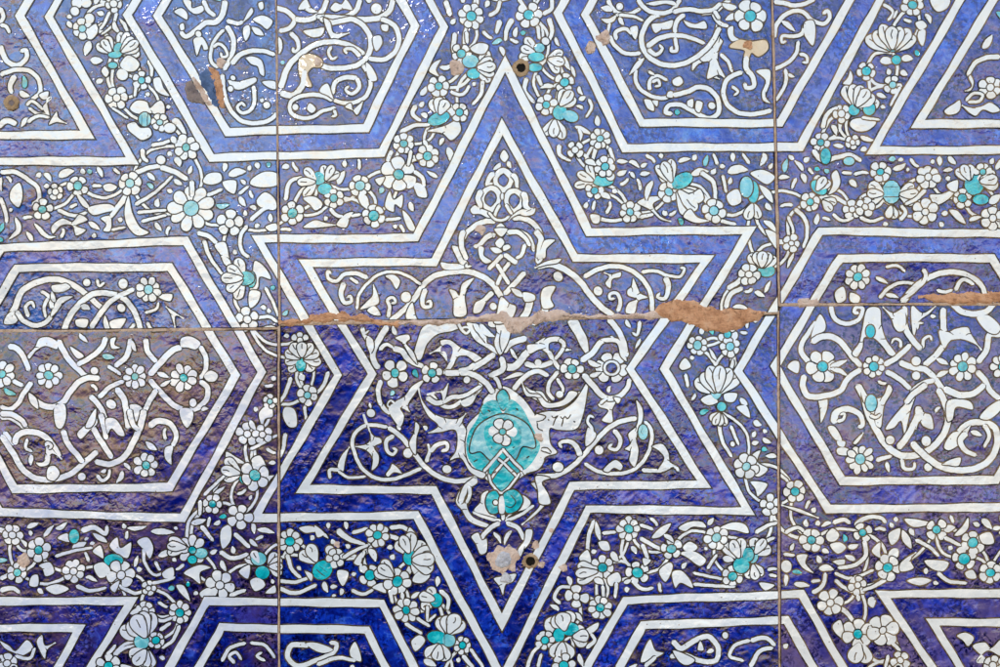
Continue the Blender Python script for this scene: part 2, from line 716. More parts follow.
b: 288,530 330,538 342,594 308,582
b: 330,538 364,538 357,572
@ 700 0 5.34
s 26,24: 0,70 80,60 130,20 162,-5
s 27,21: 70,70 100,120 152,142
b: 148,150 177,138 182,190 214,212 170,222 148,190
Y: 158,250 210,213 270,223 352,218 364,260 310,302 275,282 252,330 233,310 240,272
s 34,22: 250,300 245,360 280,410 287,460 245,468 238,440
b: 88,128 107,200 122,220 102,260 97,330 139,424 100,402 38,422 48,330 20,332 0,318 60,230
s 24,16: 108,288 150,330 172,388
s 26,26: 228,383 150,420 125,480 140,550 200,600 280,610 384,590
s 20,12: 168,458 202,490 178,512
b: 298,380 372,373 374,440 352,518 378,552 338,540 328,500 348,430
l 40: 195,40 115,18
l 50: 262,95 232,145
l 46: 320,95 322,158
l 40: 205,82 135,108
s 26,22: 393,205 410,130 470,70 540,60 600,110 660,127 692,95 680,58 653,77
s 28,14: 560,130 545,180 490,195 438,193 438,226 462,220
b: 558,118 602,108 617,150 602,246 568,210 553,180
l 32: 436,112 506,168
s 23,21: 388,372 460,340 510,290 526,218
s 22,14: 528,288 567,300 572,332 543,332
s 22,18: 455,368 460,430 430,500 398,542
l 22: 468,395 504,412
s 27,22: 393,8 460,20 500,30 560,20 614,-5
@ 0 265 4.545
s 32,26: 30,260 70,190 100,120 180,75 260,65 340,95 400,140 464,198
b: 18,267 30,228 60,208 87,230 72,264
b: 233,95 280,86 302,83 322,100 290,122 243,122
s 25,21: 73,208 110,255 170,275 220,250 252,198
b: 238,200 270,148 334,143 290,172 260,212 228,242
s 24,15: 240,200 220,140 183,118
s 22,12: 130,237 118,190 145,168 157,197
s 18,14: 220,150 202,185 208,240
s 30,26: 288,304 320,230 380,160 430,130 500,130 560,150 610,210 642,296
s 27,23: 413,288 450,230 510,160 612,108
b: 478,228 502,302 485,302 468,260
b: 498,258 574,243 532,304 508,292
o: 395 80 18
s 16,12: 440,62 452,95 478,78
o: 560 85 22
o: 552 195 18
b: 343,250 402,248 392,284 348,277
l 32: 366,188 410,202
b: 713,138 784,133 777,164 738,157
b: 753,188 836,244 800,232 797,286 773,220
s 15,12: 658,217 710,200 722,168
s 18,12: 668,258 690,292 764,292
s 18,14: 614,266 588,296
l 24: 250,170 235,120
@ 0 330 6.876
b: 188,178 240,118 270,58 340,48 404,90 395,132 310,112 250,145 200,202
s 46,38: 400,68 430,130 480,210 540,270 600,320 690,322
s 42,36: 732,45 700,120 620,190 528,242
s 46,36: 55,108 120,130 170,200 202,285
s 40,32: 222,355 160,440 120,510 60,545 0,522
s 36,30: 85,348 164,384
s 42,46: 690,332 600,330 540,360 480,430 430,500 360,530 280,510 195,445
b: 378,520 444,508 454,620 420,680 388,667
b: 198,430 252,468 264,544 208,500
s 42,34: 618,448 690,530 730,620 752,680
s 38,30: 678,468 760,390 855,350
s 48,42: 798,398 850,470 870,560 882,680
s 44,38: 905,55 870,180 788,252
s 30,24: 738,243 834,307
o: 765 510 34
b: 588,670 640,558 662,538 652,640 620,674
s 44,34: 0,575 80,580 150,620 184,668
o: 650 280 26
b: 480,110 520,130 580,180 540,200 500,160
b: 760,60 800,50 790,100 830,120 770,130
@ 100 330 6.876
s 44,34: 313,55 330,150 394,224
s 48,46: 338,312 420,220 500,140 564,115
b: 556,58 620,42 694,90 662,134 600,122 556,117
s 38,34: 690,108 730,200 720,290 688,334
b: 713,315 760,276 814,310 790,354 738,352
s 42,40: 338,338 420,430 500,510 570,545 660,540 730,480 740,400 688,348
b: 548,543 632,543 644,600 600,674 568,640
s 42,36: 392,406 340,490 300,580 278,680
b: 198,518 250,508 294,540 272,602 230,646 208,590
l 40: 395,292 475,324
l 32: 415,384 486,346
o: 640 500 28
l 32: 698,552 745,540
b: 210,60 240,90 250,150 220,130
@ 0 410 5.555
s 40,32: 0,38 60,40 120,80 154,112
s 38,30: 22,120 50,160 74,196
s 36,34: 8,138 40,190 80,250 120,320 180,370 230,385 320,380 400,350 470,290 544,228
s 38,34: 80,192 100,140 160,120 240,140 290,190 334,264
b: 258,178 302,228 346,274 290,244 272,302 220,314 198,290 238,288 253,240
s 22,16: 152,158 145,210 182,232
s 24,14: 253,202 265,183 288,200 268,217
b: 268,318 302,308 334,350 300,394 262,380
s 36,32: 348,108 380,190 430,250 464,294
s 36,32: 498,58 540,140 580,200 624,269
b: 428,132 500,56 520,16 544,70 500,114 448,162
s 36,30: 558,16 580,100 592,164
b: 588,48 642,48 694,144 660,142 620,104 600,134
s 40,34: 802,-5 780,90 740,180 690,260 610,300 526,284
s 36,26: 718,-5 740,80 774,114
s 42,24: 826,92 880,60 950,80 980,150 948,214
b: 918,208 962,198 954,260 954,304 918,272
b: 808,173 852,188 874,224 828,217
o: 455 370 22
s 24,16: 538,358 570,392 602,370 612,326
l 32: 682,336 648,404
l 26: 688,296 724,334
l 26: 590,330 560,345
@ 775 300 6.876
s 42,30: 237,428 185,370 180,310 220,240 284,145
b: 276,152 310,96 349,160 342,212 300,234 248,264
s 24,16: 243,292 320,260 404,248
s 48,40: 248,290 330,250 410,260 470,310 530,390 594,458
s 36,26: 383,36 400,110 450,155 520,160 577,130 602,60 560,48 543,80 577,92
b: 83,460 120,418 164,423 157,504 118,492
l 42: 378,457 496,412
l 38: 378,473 500,523
s 46,40: 200,512 192,600 230,660 360,655 450,620 500,540 594,472
b: 638,56 717,56 732,170 762,268 836,384 788,382 740,322 690,272 650,252 612,262 602,330 560,394 528,370 578,290 598,200
t: 655 215 30 44
s 42,36: 748,447 830,400 934,306
s 48,42: 890,42 890,170 920,240 1004,344
b: 738,46 810,88 884,58 892,204 848,219 818,190 798,130
s 26,14: 862,332 860,280 820,268 798,302
s 40,34: 758,488 850,540 934,614
@ 860 300 6.876
b: 358,36 430,88 524,36 480,92 412,142 392,190 370,256 353,170
s 24,14: 393,202 400,163 437,158
s 46,44: 570,52 575,200 590,270 530,370 436,453
b: 543,208 610,218 650,198 742,188 762,230 836,346 800,312 700,272 620,284 580,336 558,300
s 46,42: 266,428 370,465 450,480 530,560 594,668
s 42,36: 346,644 420,580 514,548
s 44,42: 806,434 870,340 890,240 975,238
s 44,40: 798,488 850,540 900,630 963,680
b: 798,113 870,98 967,190 940,234 878,222
s 46,42: 626,16 700,80 800,95 880,70 924,14
s 28,16: 428,334 440,268 480,248 492,282
o: 385 420 32
o: 385 520 28
l 42: 525,406 606,444
l 42: 525,524 606,488
@ 800 385 5
b: 88,48 132,58 138,110 104,190 98,120
s 42,22: 168,194 180,140 240,120 300,150 312,200 288,212
s 20,12: 183,182 217,170 222,143 198,150
b: 138,208 167,203 202,250 212,284 173,272
b: 183,278 227,283 217,314 188,302
b: 183,318 232,313 264,347 188,347
b: 263,292 318,236 312,257 278,298
s 26,18: 378,377 460,353
l 26: 433,382 447,436
s 24,14: 508,366 520,415 567,417 572,382
s 38,34: 283,-5 320,60 340,140 380,220 430,300 500,350 580,350 650,320 720,240 740,160 720,80 688,16
b: 298,18 330,58 410,58 442,-4 462,20 422,100 412,160 402,214 378,202 368,150 338,130
t: 355 90 28 42
s 20,12: 348,150 380,162 404,143
o: 450 275 22
o: 630 280 24
o: 640 410 20
b: 426,222 510,108 574,56 552,130 521,246 503,180 470,214
b: 578,108 602,108 622,138 652,148 664,221 610,202 600,182 578,224
s 36,32: 488,319 540,250 575,180 604,116
s 34,28: 634,-5 560,50 526,94
s 36,34: 556,286 620,350 700,405 790,425 880,415 950,370 985,290 970,210 900,185 830,200 768,274
b: 718,312 760,238 810,228 854,198 802,292 740,328
b: 738,78 852,83 864,122 780,112 762,172 738,184
s 36,20: 832,236 800,280 830,330 884,352
s 26,16: 918,196 945,250 918,314
b: 708,397 760,368 804,363 792,404 740,402
b: 896,164 940,108 1004,76 1004,122 940,174
s 40,30: 718,16 800,50 870,40 924,-5
@ 590 0 5.34
b: 636,240 694,206 700,250 664,310 654,380 696,424 640,404 633,330 580,344 546,380 546,340
@ 0 500 4
f: 50 140 48 6 14 w
l 26: 108,110 155,92
f: 155 200 54 6 16 t
b: 80,155 110,170 105,190
t: 297 145 20 28
b: 228,152 270,132 282,168
b: 300,172 348,168 312,205 288,192
s 28,16: 325,122 380,110 422,135 430,100
b: 370,130 420,150 430,170 390,160
s 16,12: 220,225 300,202 372,190
b: 370,205 402,180 415,235 395,225
f: 70 290 44 6 16 t
s 22,18: 0,315 38,298
s 26,16: 0,362 50,352 82,372
b: 155,262 200,248 218,290 182,305 170,275
b: 128,302 152,298 152,345 118,342
f: 295 285 52 7 14 w
b: 182,352 230,335 278,355 220,378
s 22,12: 305,342 360,362 428,350
t: 455 240 38 24
b: 438,182 470,148 482,190 525,168 512,232 480,222
f: 485 300 66 6 18 w
b: 375,262 420,248 445,290 400,312
b: 440,350 480,320 460,370
s 22,12: 478,340 540,372 585,360
b: 548,165 590,148 615,190 600,235 575,200
s 16,12: 575,192 580,250 620,300 655,290
l 22: 510,112 588,105
l 32: 605,125 698,130
l 32: 635,225 695,210
b: 648,292 692,268 695,312 660,315
s 16,12: 590,335 660,322 702,308
f: 595 352 34 5 10 w
F: 770 200 66 8 16 t
t: 805 212 26 20
t: 770 238 18 16
P: 755 190 86 155 215 3 36
b: 735,292 800,258 845,270 802,290 802,335 768,312
b: 705,340 735,340 762,405 720,370
f: 880 340 64 6 16 w
b: 798,372 840,348 855,380 810,392
s 22,16: 918,382 985,358
s 22,18: 878,205 930,232 995,215
b: 888,112 920,98 925,160 892,195 880,150
s 24,14: 805,102 855,165
f: 850 15 44 6 14 t
f: 960 65 58 5 16 w
s 20,14: 802,0 800,62
l 30: 765,92 825,78
s 22,18: 938,132 1000,190
b: 955,285 1000,258 992,315
l 26: 885,240 905,285
f: 720 450 52 8 18 t
s 18,14: 720,500 692,560 648,592
f: 582 440 44 6 14 w
l 26: 522,455 572,428
s 18,14: 602,452 642,482 692,470
P: 590 560 115 -165 -70 5 54
t: 568 565 30 30
f: 625 560 40 6 16 t
P: 590 590 85 65 165 4 46
s 20,14: 640,520 685,490
f: 435 662 54 6 18 t
s 18,14: 428,622 465,578
b: 0,562 40,582 62,602 110,558 135,590 90,622 60,612 20,592
b: 148,562 170,538 182,580 225,568 190,600 182,635 160,602
f: 30 652 48 6 14 w
s 16,14: 62,622 120,632 142,590
s 18,16: 888,645 920,592 985,570
s 18,12: 942,652 918,625 945,608 968,640
@ 250 500 4
t: 35 235 30 26
t: 50 290 28 26
P: 40 260 66 -170 -100 2 30
P: 70 265 66 -70 45 4 34
b: 0,322 40,308 62,342 20,365
l 26: 30,118 98,132
l 22: 0,155 32,185
b: 60,372 100,340 104,370
f: 160 165 56 8 18 t
b: 195,112 240,102 300,128 315,155 260,130 220,132
b: 258,100 300,135 270,150
s 20,16: 148,215 170,280 205,312
s 18,14: 118,322 180,328 235,310
s 20,16: 115,352 180,372 268,338
t: 290 280 42 36 -40
k 5: 275,262 310,290
k 5: 265,278 300,305
P: 270 255 86 -165 -95 2 44
f: 345 230 46 6 14 w
o: 320 200 20
b: 350,280 395,288 372,345 350,312
b: 218,282 252,298 245,325
l 28: 298,325 312,368
s 32,14: 348,118 390,152 465,180
s 18,14: 370,232 420,202 475,178
f: 510 140 52 8 18 t
s 18,14: 408,132 472,112
s 22,18: 558,110 612,108 645,130
f: 480 300 52 5 20 t
s 18,14: 458,200 442,250 445,285
b: 415,252 450,205 440,262
l 34: 475,195 502,245
s 18,14: 405,358 450,376 495,358
b: 488,350 530,330 545,372 512,362
b: 625,185 638,108 672,150 675,192 655,155 642,190
t: 640 230 26 30
P: 640 240 95 -65 60 5 54
P: 640 220 84 -150 -75 3 42
f: 590 325 62 7 22 t
P: 580 310 86 -175 -115 3 40
b: 655,302 690,278 722,300 690,332 650,325
s 20,14: 558,358 572,415
f: 625 440 58 8 16 t
l 20: 608,368 612,402
l 22: 645,392 678,368
t: 745 400 24 28
P: 745 400 66 130 262 3 36
l 26: 752,305 748,345
s 22,16: 758,360 792,392 790,442
s 16,12: 710,420 710,492
s 14,10: 715,485 745,455
t: 752 550 44 26 10
t: 795 560 26 26
k 5: 778,528 778,580
f: 850 580 40 7 14 t
P: 790 540 86 -130 -25 4 50
P: 760 570 76 55 145 3 46
b: 645,562 680,538 702,560 662,605 648,585
s 18,14: 620,492 690,535
s 18,14: 665,470 720,505
s 22,16: 850,620 895,672
s 16,14: 880,592 935,670
l 34: 695,638 745,662
s 26,20: 240,580 165,582 152,628 190,662 260,642 340,602 346,575 318,568
b: 222,572 262,568 335,598 300,612 260,602
b: 398,602 420,565 442,610 445,645 408,632
s 20,16: 268,658 350,630 425,642
s 16,14: 0,570 60,580 102,632
s 16,12: 62,642 28,622 50,608
@ 500 500 4
s 20,16: 378,80 355,142 350,222
b: 382,82 402,120 402,165 380,132
f: 515 115 54 8 18 t
s 18,14: 408,132 465,128
s 18,14: 558,98 615,118
b: 605,152 640,110 685,92 662,132 632,152
s 20,16: 558,150 610,180 655,202
f: 685 195 50 5 18 t
b: 730,188 758,165 792,188 770,208 740,205
b: 718,212 770,202 825,240 802,265 750,232
l 24: 655,138 695,168
f: 410 270 54 7 20 t
b: 315,232 350,198 364,250 332,252
P: 400 285 96 145 205 3 38
b: 428,312 472,288 485,322 440,345
l 34: 448,205 475,245
b: 392,168 430,165 440,200 408,200
l 32: 375,318 415,338
f: 550 290 52 5 22 t
s 20,14: 528,322 570,356 615,350
l 26: 525,185 545,215
s 22,16: 568,175 592,235
b: 570,232 605,240 578,265
l 22: 495,332 525,318
b: 635,282 680,248 692,262 662,328 645,312
b: 688,288 722,280 762,320 772,352 720,332 702,352
s 14,12: 770,290 840,306 912,320
s 16,14: 772,336 850,342 942,346
f: 930 305 46 6 20 t
t: 965 260 32 32
t: 992 218 22 28
P: 960 240 90 -150 -75 3 40
l 34: 890,232 935,242
s 16,12: 828,275 868,215
b: 712,112 760,85 812,88 825,110 770,108 740,125
f: 865 150 54 7 18 p
b: 878,112 930,88 982,98 995,132 940,122
l 26: 270,305 282,345
s 18,14: 242,415 218,390 240,350 295,348
f: 305 385 56 4 14 w
f: 400 430 54 8 18 t
s 18,14: 410,340 415,392
s 18,14: 466,328 460,392
l 24: 300,450 330,485
P: 260 530 86 -160 -65 4 54
t: 278 515 38 26
t: 235 540 22 28
f: 180 560 46 7 16 t
P: 285 545 66 -45 40 3 44
P: 250 560 76 55 135 3 48
b: 335,525 395,488 392,512 350,540
s 20,14: 345,592 378,560 362,530
s 18,14: 108,672 130,612 160,580
s 16,14: 150,670 166,612
f: 255 660 50 6 18 t
l 26: 315,615 332,665
b: 562,648 600,555 622,600 655,610 620,632
s 26,22: 688,560 722,592 780,560 832,545 872,592 862,640 800,642 740,620 678,625
s 20,16: 578,665 625,625
s 18,14: 1000,560 940,580 918,622 975,642
o: 900 540 13
b: 800,560 815,600 790,600
b: 690,600 740,615 780,640 750,660 720,650
@ 750 500 4
t: 10 220 22 32
P: 15 220 76 -100 -10 3 40
P: 10 250 70 40 120 3 36
s 20,14: 20,132 70,102 110,90
s 20,14: 30,175 100,150
b: 35,330 100,340 60,362
f: 80 22 50 5 14 w
b: 125,20 200,35 275,72 200,52
s 18,14: 138,132 190,110 232,140
f: 245 160 54 6 16 t
b: 185,222 230,218 222,250 255,292 210,272
o: 145 265 24
l 28: 175,335 238,342
s 22,16: 248,372 290,342 302,290
l 34: 275,275 335,278
b: 302,142 330,112 358,140 340,165 312,165
b: 318,178 360,168 385,190 350,215
b: 328,245 380,238 372,265
s 22,18: 330,92 375,78 402,95
s 22,16: 418,102 460,72 520,70 545,92
f: 450 130 46 4 16 t
s 22,16: 456,160 462,220 422,258 350,272
s 16,12: 338,290 390,312 440,302 495,278
f: 430 340 44 6 12 w
s 18,14: 338,318 380,352 430,372
s 20,14: 555,308 500,342 448,362
l 22: 428,378 432,405
f: 550 270 60 6 20 t
b: 485,202 520,168 522,220 545,242 500,222
l 52: 590,195 565,250
b: 600,252 665,208 642,240 655,272 600,285
b: 552,135 600,112 592,160 565,180
b: 608,118 640,150 645,195 608,162
s 18,14: 660,158 720,190 755,225
b: 615,75 680,78 725,92 650,108
f: 745 118 50 4 18 t
l 36: 775,122 820,108
b: 815,142 850,100 872,68 872,112 840,142
f: 890 170 54 6 20 t
f: 855 235 54 5 22 t
s 20,14: 775,148 842,182
b: 695,242 740,238 795,250 772,285 720,272
f: 960 290 54 6 18 t
s 20,14: 748,288 790,322 868,332
b: 858,290 890,278 905,312 868,312
b: 915,142 960,128 975,172 930,175
l 34: 925,75 965,115
b: 625,322 680,308 725,320 680,342
f: 320 410 60 6 16 w
l 42: 488,385 492,430
f: 430 535 70 6 18 t
P: 440 560 96 55 125 2 54
b: 328,502 360,478 374,555 340,532
f: 530 520 76 6 14 w
s 20,14: 550,552 602,605
s 16,14: 552,618 540,670
f: 600 640 44 5 12 w
s 16,12: 478,500 492,555
b: 825,542 860,528 895,550 870,585 850,562
b: 888,582 940,568 962,590 1000,558 1000,622 950,602 908,645 940,642
s 22,18: 0,562 60,550 102,582
s 22,18: 0,668 40,602 92,590
f: 970 660 46 6 14 w
"""
import bpy, bmesh, math, random
from mathutils import Vector
from mathutils.geometry import tessellate_polygon
random.seed(7)
S = 0.0006                      # metres on the wall per unit of the tracing
sc = bpy.context.scene
COL = sc.collection
PI = math.pi

# ------------------------------------------------------------------ materials
def new_mat(name):
    m = bpy.data.materials.new(name); m.use_nodes = True
    nt = m.node_tree; nt.nodes.clear()
    out = nt.nodes.new('ShaderNodeOutputMaterial')
    p = nt.nodes.new('ShaderNodeBsdfPrincipled')
    nt.links.new(p.outputs[0], out.inputs[0])
    return m, nt, p
def N(nt, typ, **kw):
    n = nt.nodes.new(typ)
    for k, v in kw.items():
        if k in n.inputs: n.inputs[k].default_value = v
        else: setattr(n, k, v)
    return n
def pos(nt, scale=(1, 1, 1), off=(0, 0, 0)):
    g = N(nt, 'ShaderNodeNewGeometry'); mp = N(nt, 'ShaderNodeMapping')
    mp.inputs['Scale'].default_value = scale; mp.inputs['Location'].default_value = off
    nt.links.new(g.outputs['Position'], mp.inputs['Vector'])
    return mp.outputs[0]
def noise(nt, vec, scale, detail=3, rough=.55, dist=0.):
    n = N(nt, 'ShaderNodeTexNoise')
    n.inputs['Scale'].default_value = scale; n.inputs['Detail'].default_value = detail
    n.inputs['Roughness'].default_value = rough; n.inputs['Distortion'].default_value = dist
    nt.links.new(vec, n.inputs['Vector']); return n.outputs['Fac']
def ramp(nt, fac, stops):
    r = N(nt, 'ShaderNodeValToRGB'); e = r.color_ramp.elements
    while len(e) < len(stops): e.new(.5)
    for el, (p_, c) in zip(e, stops):
        el.position = p_; el.color = (*c, 1) if len(c) == 3 else c
    nt.links.new(fac, r.inputs[0]); return r.outputs[0]
def mixc(nt, fac, a, b, blend='MIX'):
    m = N(nt, 'ShaderNodeMix', data_type='RGBA', blend_type=blend)
    for s, v in ((0, fac), (6, a), (7, b)):
        if hasattr(v, 'links'): nt.links.new(v, m.inputs[s])
        elif s == 0: m.inputs[0].default_value = v
        else: m.inputs[s].default_value = (*v, 1)
    return m.outputs[2]
def math_(nt, op, a, b):
    m = N(nt, 'ShaderNodeMath', operation=op)
    for i, v in enumerate((a, b)):
        if hasattr(v, 'links'): nt.links.new(v, m.inputs[i])
        else: m.inputs[i].default_value = v
    return m.outputs[0]
BOW = {}
NOW = ['TL']
def glaze_bump(nt, p, vec, k=1.0):
    """warped, dimpled glaze: wide sag of the tile face, runs, small ripples and pin pricks"""
    wide = math_(nt, 'MULTIPLY', noise(nt, vec, 13, 2, .5), WAVE[0])
    mid = math_(nt, 'MULTIPLY', noise(nt, vec, 75, 2, .5, .4), WAVE[1])
    calm = ramp(nt, noise(nt, vec, 34, 3, .6), [(.44, (.25,) * 3), (.60, (1, 1, 1))])         # smooth runs beside dimpled ones
    fine = math_(nt, 'MULTIPLY', math_(nt, 'MULTIPLY', noise(nt, vec, 330, 2, .5, .6), WAVE[2] * k), calm)
    h = math_(nt, 'ADD', math_(nt, 'ADD', wide, mid), fine)
    b0, b1, cx, cy, b2 = BOW[NOW[0]]                                # each tile is slightly twisted: the face leans by b0 + b1 * x
    sp = N(nt, 'ShaderNodeSeparateXYZ'); nt.links.new(vec, sp.inputs[0])
    lean = math_(nt, 'ADD', math_(nt, 'MULTIPLY', math_(nt, 'SUBTRACT', sp.outputs[0], cx), b1), b0)
    dz = math_(nt, 'SUBTRACT', sp.outputs[2], cy)
    h = math_(nt, 'ADD', h, math_(nt, 'MULTIPLY', dz, math_(nt, 'ADD', lean, math_(nt, 'MULTIPLY', dz, b2))))
    b = N(nt, 'ShaderNodeBump'); b.inputs['Strength'].default_value = 1; b.inputs['Distance'].default_value = 1
    nt.links.new(h, b.inputs['Height']); nt.links.new(b.outputs[0], p.inputs['Normal'])
WAVE = (0.0022, 0.0013, 0.00052)
IOR = 1.80
def gloss(nt, p, rough=.07, k=1.0, vec=None):
    p.inputs['Roughness'].default_value = rough; p.inputs['IOR'].default_value = IOR
    glaze_bump(nt, p, vec or pos(nt), k)
def blue_glaze(name, deep, mid, light, sheen, amount=.5, spread=.5, scale=1.0):
    m, nt, p = new_mat(name); v = pos(nt)
    a = noise(nt, v, 150 * scale, 6, .68, 1.0)
    c = ramp(nt, a, [(.38, deep), (.47, mid), (.53, mid), (.62, light)])
    c = mixc(nt, ramp(nt, noise(nt, v, 48, 3, .6, .5), [(.42, (.85,) * 3), (.51, (0, 0, 0))]), c, deep)          # thick, dark runs of cobalt
    c = mixc(nt, ramp(nt, noise(nt, v, 24, 4, .6, .6), [(.42, (0, 0, 0)), (.56, (amount,) * 3)]), c, sheen)   # purplish or paler reflections, painted into the glaze colour in patches
    f = math_(nt, 'MULTIPLY', ramp(nt, noise(nt, v, 430, 2, .5, .8), [(.46, (0, 0, 0)), (.52, (1, 1, 1))]), ramp(nt, noise(nt, v, 70, 3, .6), [(.44, (.12,) * 3), (.54, (1, 1, 1))]))
    c = mixc(nt, math_(nt, 'MULTIPLY', f, spread), c, tuple(x * .45 for x in deep))          # clustered dark blue flecks
    pit = N(nt, 'ShaderNodeTexVoronoi'); pit.inputs['Scale'].default_value = 210; nt.links.new(v, pit.inputs['Vector'])
    c = mixc(nt, ramp(nt, pit.outputs['Distance'], [(.05, (.8,) * 3), (.085, (0, 0, 0))]), c, (.004, .004, .02))
    nt.links.new(c, p.inputs['Base Color']); gloss(nt, p, .06, 1.0, v); return m
def white_glaze(name, base, tint, dirt):
    m, nt, p = new_mat(name); v = pos(nt)
    c = mixc(nt, ramp(nt, noise(nt, v, 60, 4, .6), [(.42, (0, 0, 0)), (.75, (.55,) * 3)]), base, tint)
    c = mixc(nt, ramp(nt, noise(nt, v, 260, 4, .65), [(.60, (0, 0, 0)), (.78, (.5,) * 3)]), c, dirt)
    pit = N(nt, 'ShaderNodeTexVoronoi'); pit.inputs['Scale'].default_value = 160; nt.links.new(v, pit.inputs['Vector'])
    c = mixc(nt, ramp(nt, pit.outputs['Distance'], [(.045, (.85,) * 3), (.08, (0, 0, 0))]), c, (.16, .09, .05))
    nt.links.new(c, p.inputs['Base Color']); gloss(nt, p, .12, .8, v); return m
def turq_glaze(name, a, b, c3):
    m, nt, p = new_mat(name); v = pos(nt)
    c = ramp(nt, noise(nt, v, 170, 4, .6, .8), [(.3, a), (.5, b), (.72, c3)])
    nt.links.new(c, p.inputs['Base Color']); gloss(nt, p, .08, 1.0, v); return m
def line_glaze(name, a, b):
    m, nt, p = new_mat(name); v = pos(nt)
    c = ramp(nt, noise(nt, v, 120, 3, .6), [(.40, a), (.60, b)])
    nt.links.new(c, p.inputs['Base Color']); gloss(nt, p, .32, 1.0, v); p.inputs['IOR'].default_value = 1.4; return m
def earthy(name, a, b, c3, scale=120, bump=.0005):
    m, nt, p = new_mat(name); v = pos(nt)
    c = ramp(nt, noise(nt, v, scale, 6, .68), [(.3, a), (.5, b), (.72, c3)])
    c = mixc(nt, ramp(nt, noise(nt, v, 620, 4, .7), [(.55, (0, 0, 0)), (.75, (.6,) * 3)]), c, a)
    c = mixc(nt, ramp(nt, noise(nt, v, 190, 5, .7, 1.5), [(.56, (0, 0, 0)), (.66, (.7,) * 3)]), c, tuple(x * .45 for x in a))   # grime in the hollows
    nt.links.new(c, p.inputs['Base Color']); p.inputs['Roughness'].default_value = .9
    p.inputs['Specular IOR Level'].default_value = .2
    b_ = N(nt, 'ShaderNodeBump'); b_.inputs['Distance'].default_value = bump * 1.6
    nt.links.new(noise(nt, v, 480, 6, .7), b_.inputs['Height']); nt.links.new(b_.outputs[0], p.inputs['Normal'])
    return m

# the six tiles were fired differently: own cobalt, white and line colour, plus reflected sky painted into the blue
GL = {}
def bow(left, right, x0, x1, yc, belly=0.):
    '''lean in degrees at the tile's left and right edge (tracing units), positive = face turned upwards'''
    a, b = -math.tan(math.radians(left)), -math.tan(math.radians(right)); w = (x1 - x0) * S
    return ((a + b) / 2, (b - a) / w, ((x0 + x1) / 2 - 500) * S, (333.5 - yc) * S, -belly)
BOW.update(TL=bow(-4.5, .8, 0, 276, 165), TM=bow(-.2, .3, 278, 775, 160), TR=bow(.2, -1.8, 780, 1000, 150),
           BL=bow(1.5, -2.5, 0, 278, 470, .25), BM=bow(-6.0, 4.0, 280, 778, 480, .12), BR=bow(3.5, 3.0, 780, 1000, 470, .3))
for key, ground, band, sheen, amount, white, line in (
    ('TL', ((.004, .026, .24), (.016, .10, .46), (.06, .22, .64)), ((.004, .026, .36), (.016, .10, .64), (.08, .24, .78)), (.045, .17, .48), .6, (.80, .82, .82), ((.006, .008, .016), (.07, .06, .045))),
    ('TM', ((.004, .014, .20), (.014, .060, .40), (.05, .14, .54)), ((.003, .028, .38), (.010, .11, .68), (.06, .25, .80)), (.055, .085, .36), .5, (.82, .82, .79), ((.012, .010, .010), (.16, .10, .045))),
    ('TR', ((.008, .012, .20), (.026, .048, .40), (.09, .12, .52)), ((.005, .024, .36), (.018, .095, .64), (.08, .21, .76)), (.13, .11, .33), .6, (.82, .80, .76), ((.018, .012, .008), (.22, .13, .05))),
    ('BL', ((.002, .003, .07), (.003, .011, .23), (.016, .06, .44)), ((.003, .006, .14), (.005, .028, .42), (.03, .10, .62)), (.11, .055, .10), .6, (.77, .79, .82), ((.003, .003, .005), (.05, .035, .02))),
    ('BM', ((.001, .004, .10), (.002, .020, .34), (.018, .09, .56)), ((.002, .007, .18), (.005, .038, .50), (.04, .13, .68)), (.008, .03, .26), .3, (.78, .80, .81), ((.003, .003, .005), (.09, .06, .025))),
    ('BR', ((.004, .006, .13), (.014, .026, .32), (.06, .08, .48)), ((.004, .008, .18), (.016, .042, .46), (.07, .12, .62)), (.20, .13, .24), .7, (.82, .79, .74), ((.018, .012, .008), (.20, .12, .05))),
):
    NOW[0] = key
    GL[key] = dict(
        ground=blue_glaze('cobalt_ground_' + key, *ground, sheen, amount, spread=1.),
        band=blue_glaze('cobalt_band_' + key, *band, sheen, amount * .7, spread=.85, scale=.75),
        white=white_glaze('white_glaze_' + key, white, tuple(c * k for c, k in zip(white, (.45, .55, .95) if key == 'BL' else (.88, .92, 1.0))), tuple(c * k for c, k in zip(white, (.62, .55, .45)))),
        line=line_glaze('drawn_line_' + key, *line),
        turq=turq_glaze('turquoise_glaze_' + key, (.002, .25, .33), (.005, .46, .53), (.05, .64, .68)),
        pale=turq_glaze('pale_turquoise_glaze_' + key, (.08, .42, .52), (.18, .56, .64), (.40, .68, .74)))
STAIN = white_glaze('rust_stained_glaze', (.74, .58, .36), (.62, .36, .12), (.40, .20, .06))
BISCUIT = earthy('tile_biscuit', (.30, .19, .11), (.45, .30, .19), (.55, .40, .27))
MORTAR = earthy('joint_mortar', (.22, .15, .10), (.38, .28, .20), (.50, .40, .31))
ORANGE = earthy('orange_plaster', (.32, .14, .07), (.62, .32, .17), (.70, .44, .28))
PINK = earthy('pinkish_plaster', (.45, .30, .22), (.66, .48, .38), (.74, .60, .50))
GREYP = earthy('grey_plaster', (.32, .30, .32), (.52, .50, .52), (.66, .64, .64))
BROWNC = earthy('bared_clay', (.13, .10, .10), (.24, .19, .18), (.38, .28, .22))
SLATE = earthy('bared_slip', (.05, .08, .16), (.10, .16, .30), (.22, .24, .32))
HOLE = earthy('hole_clay', (.20, .12, .06), (.42, .28, .16), (.54, .40, .26))
DARK = earthy('hole_dark', (.004, .003, .002), (.010, .007, .004), (.02, .015, .01))  # near-black colour stands in for the shade inside a deep hole

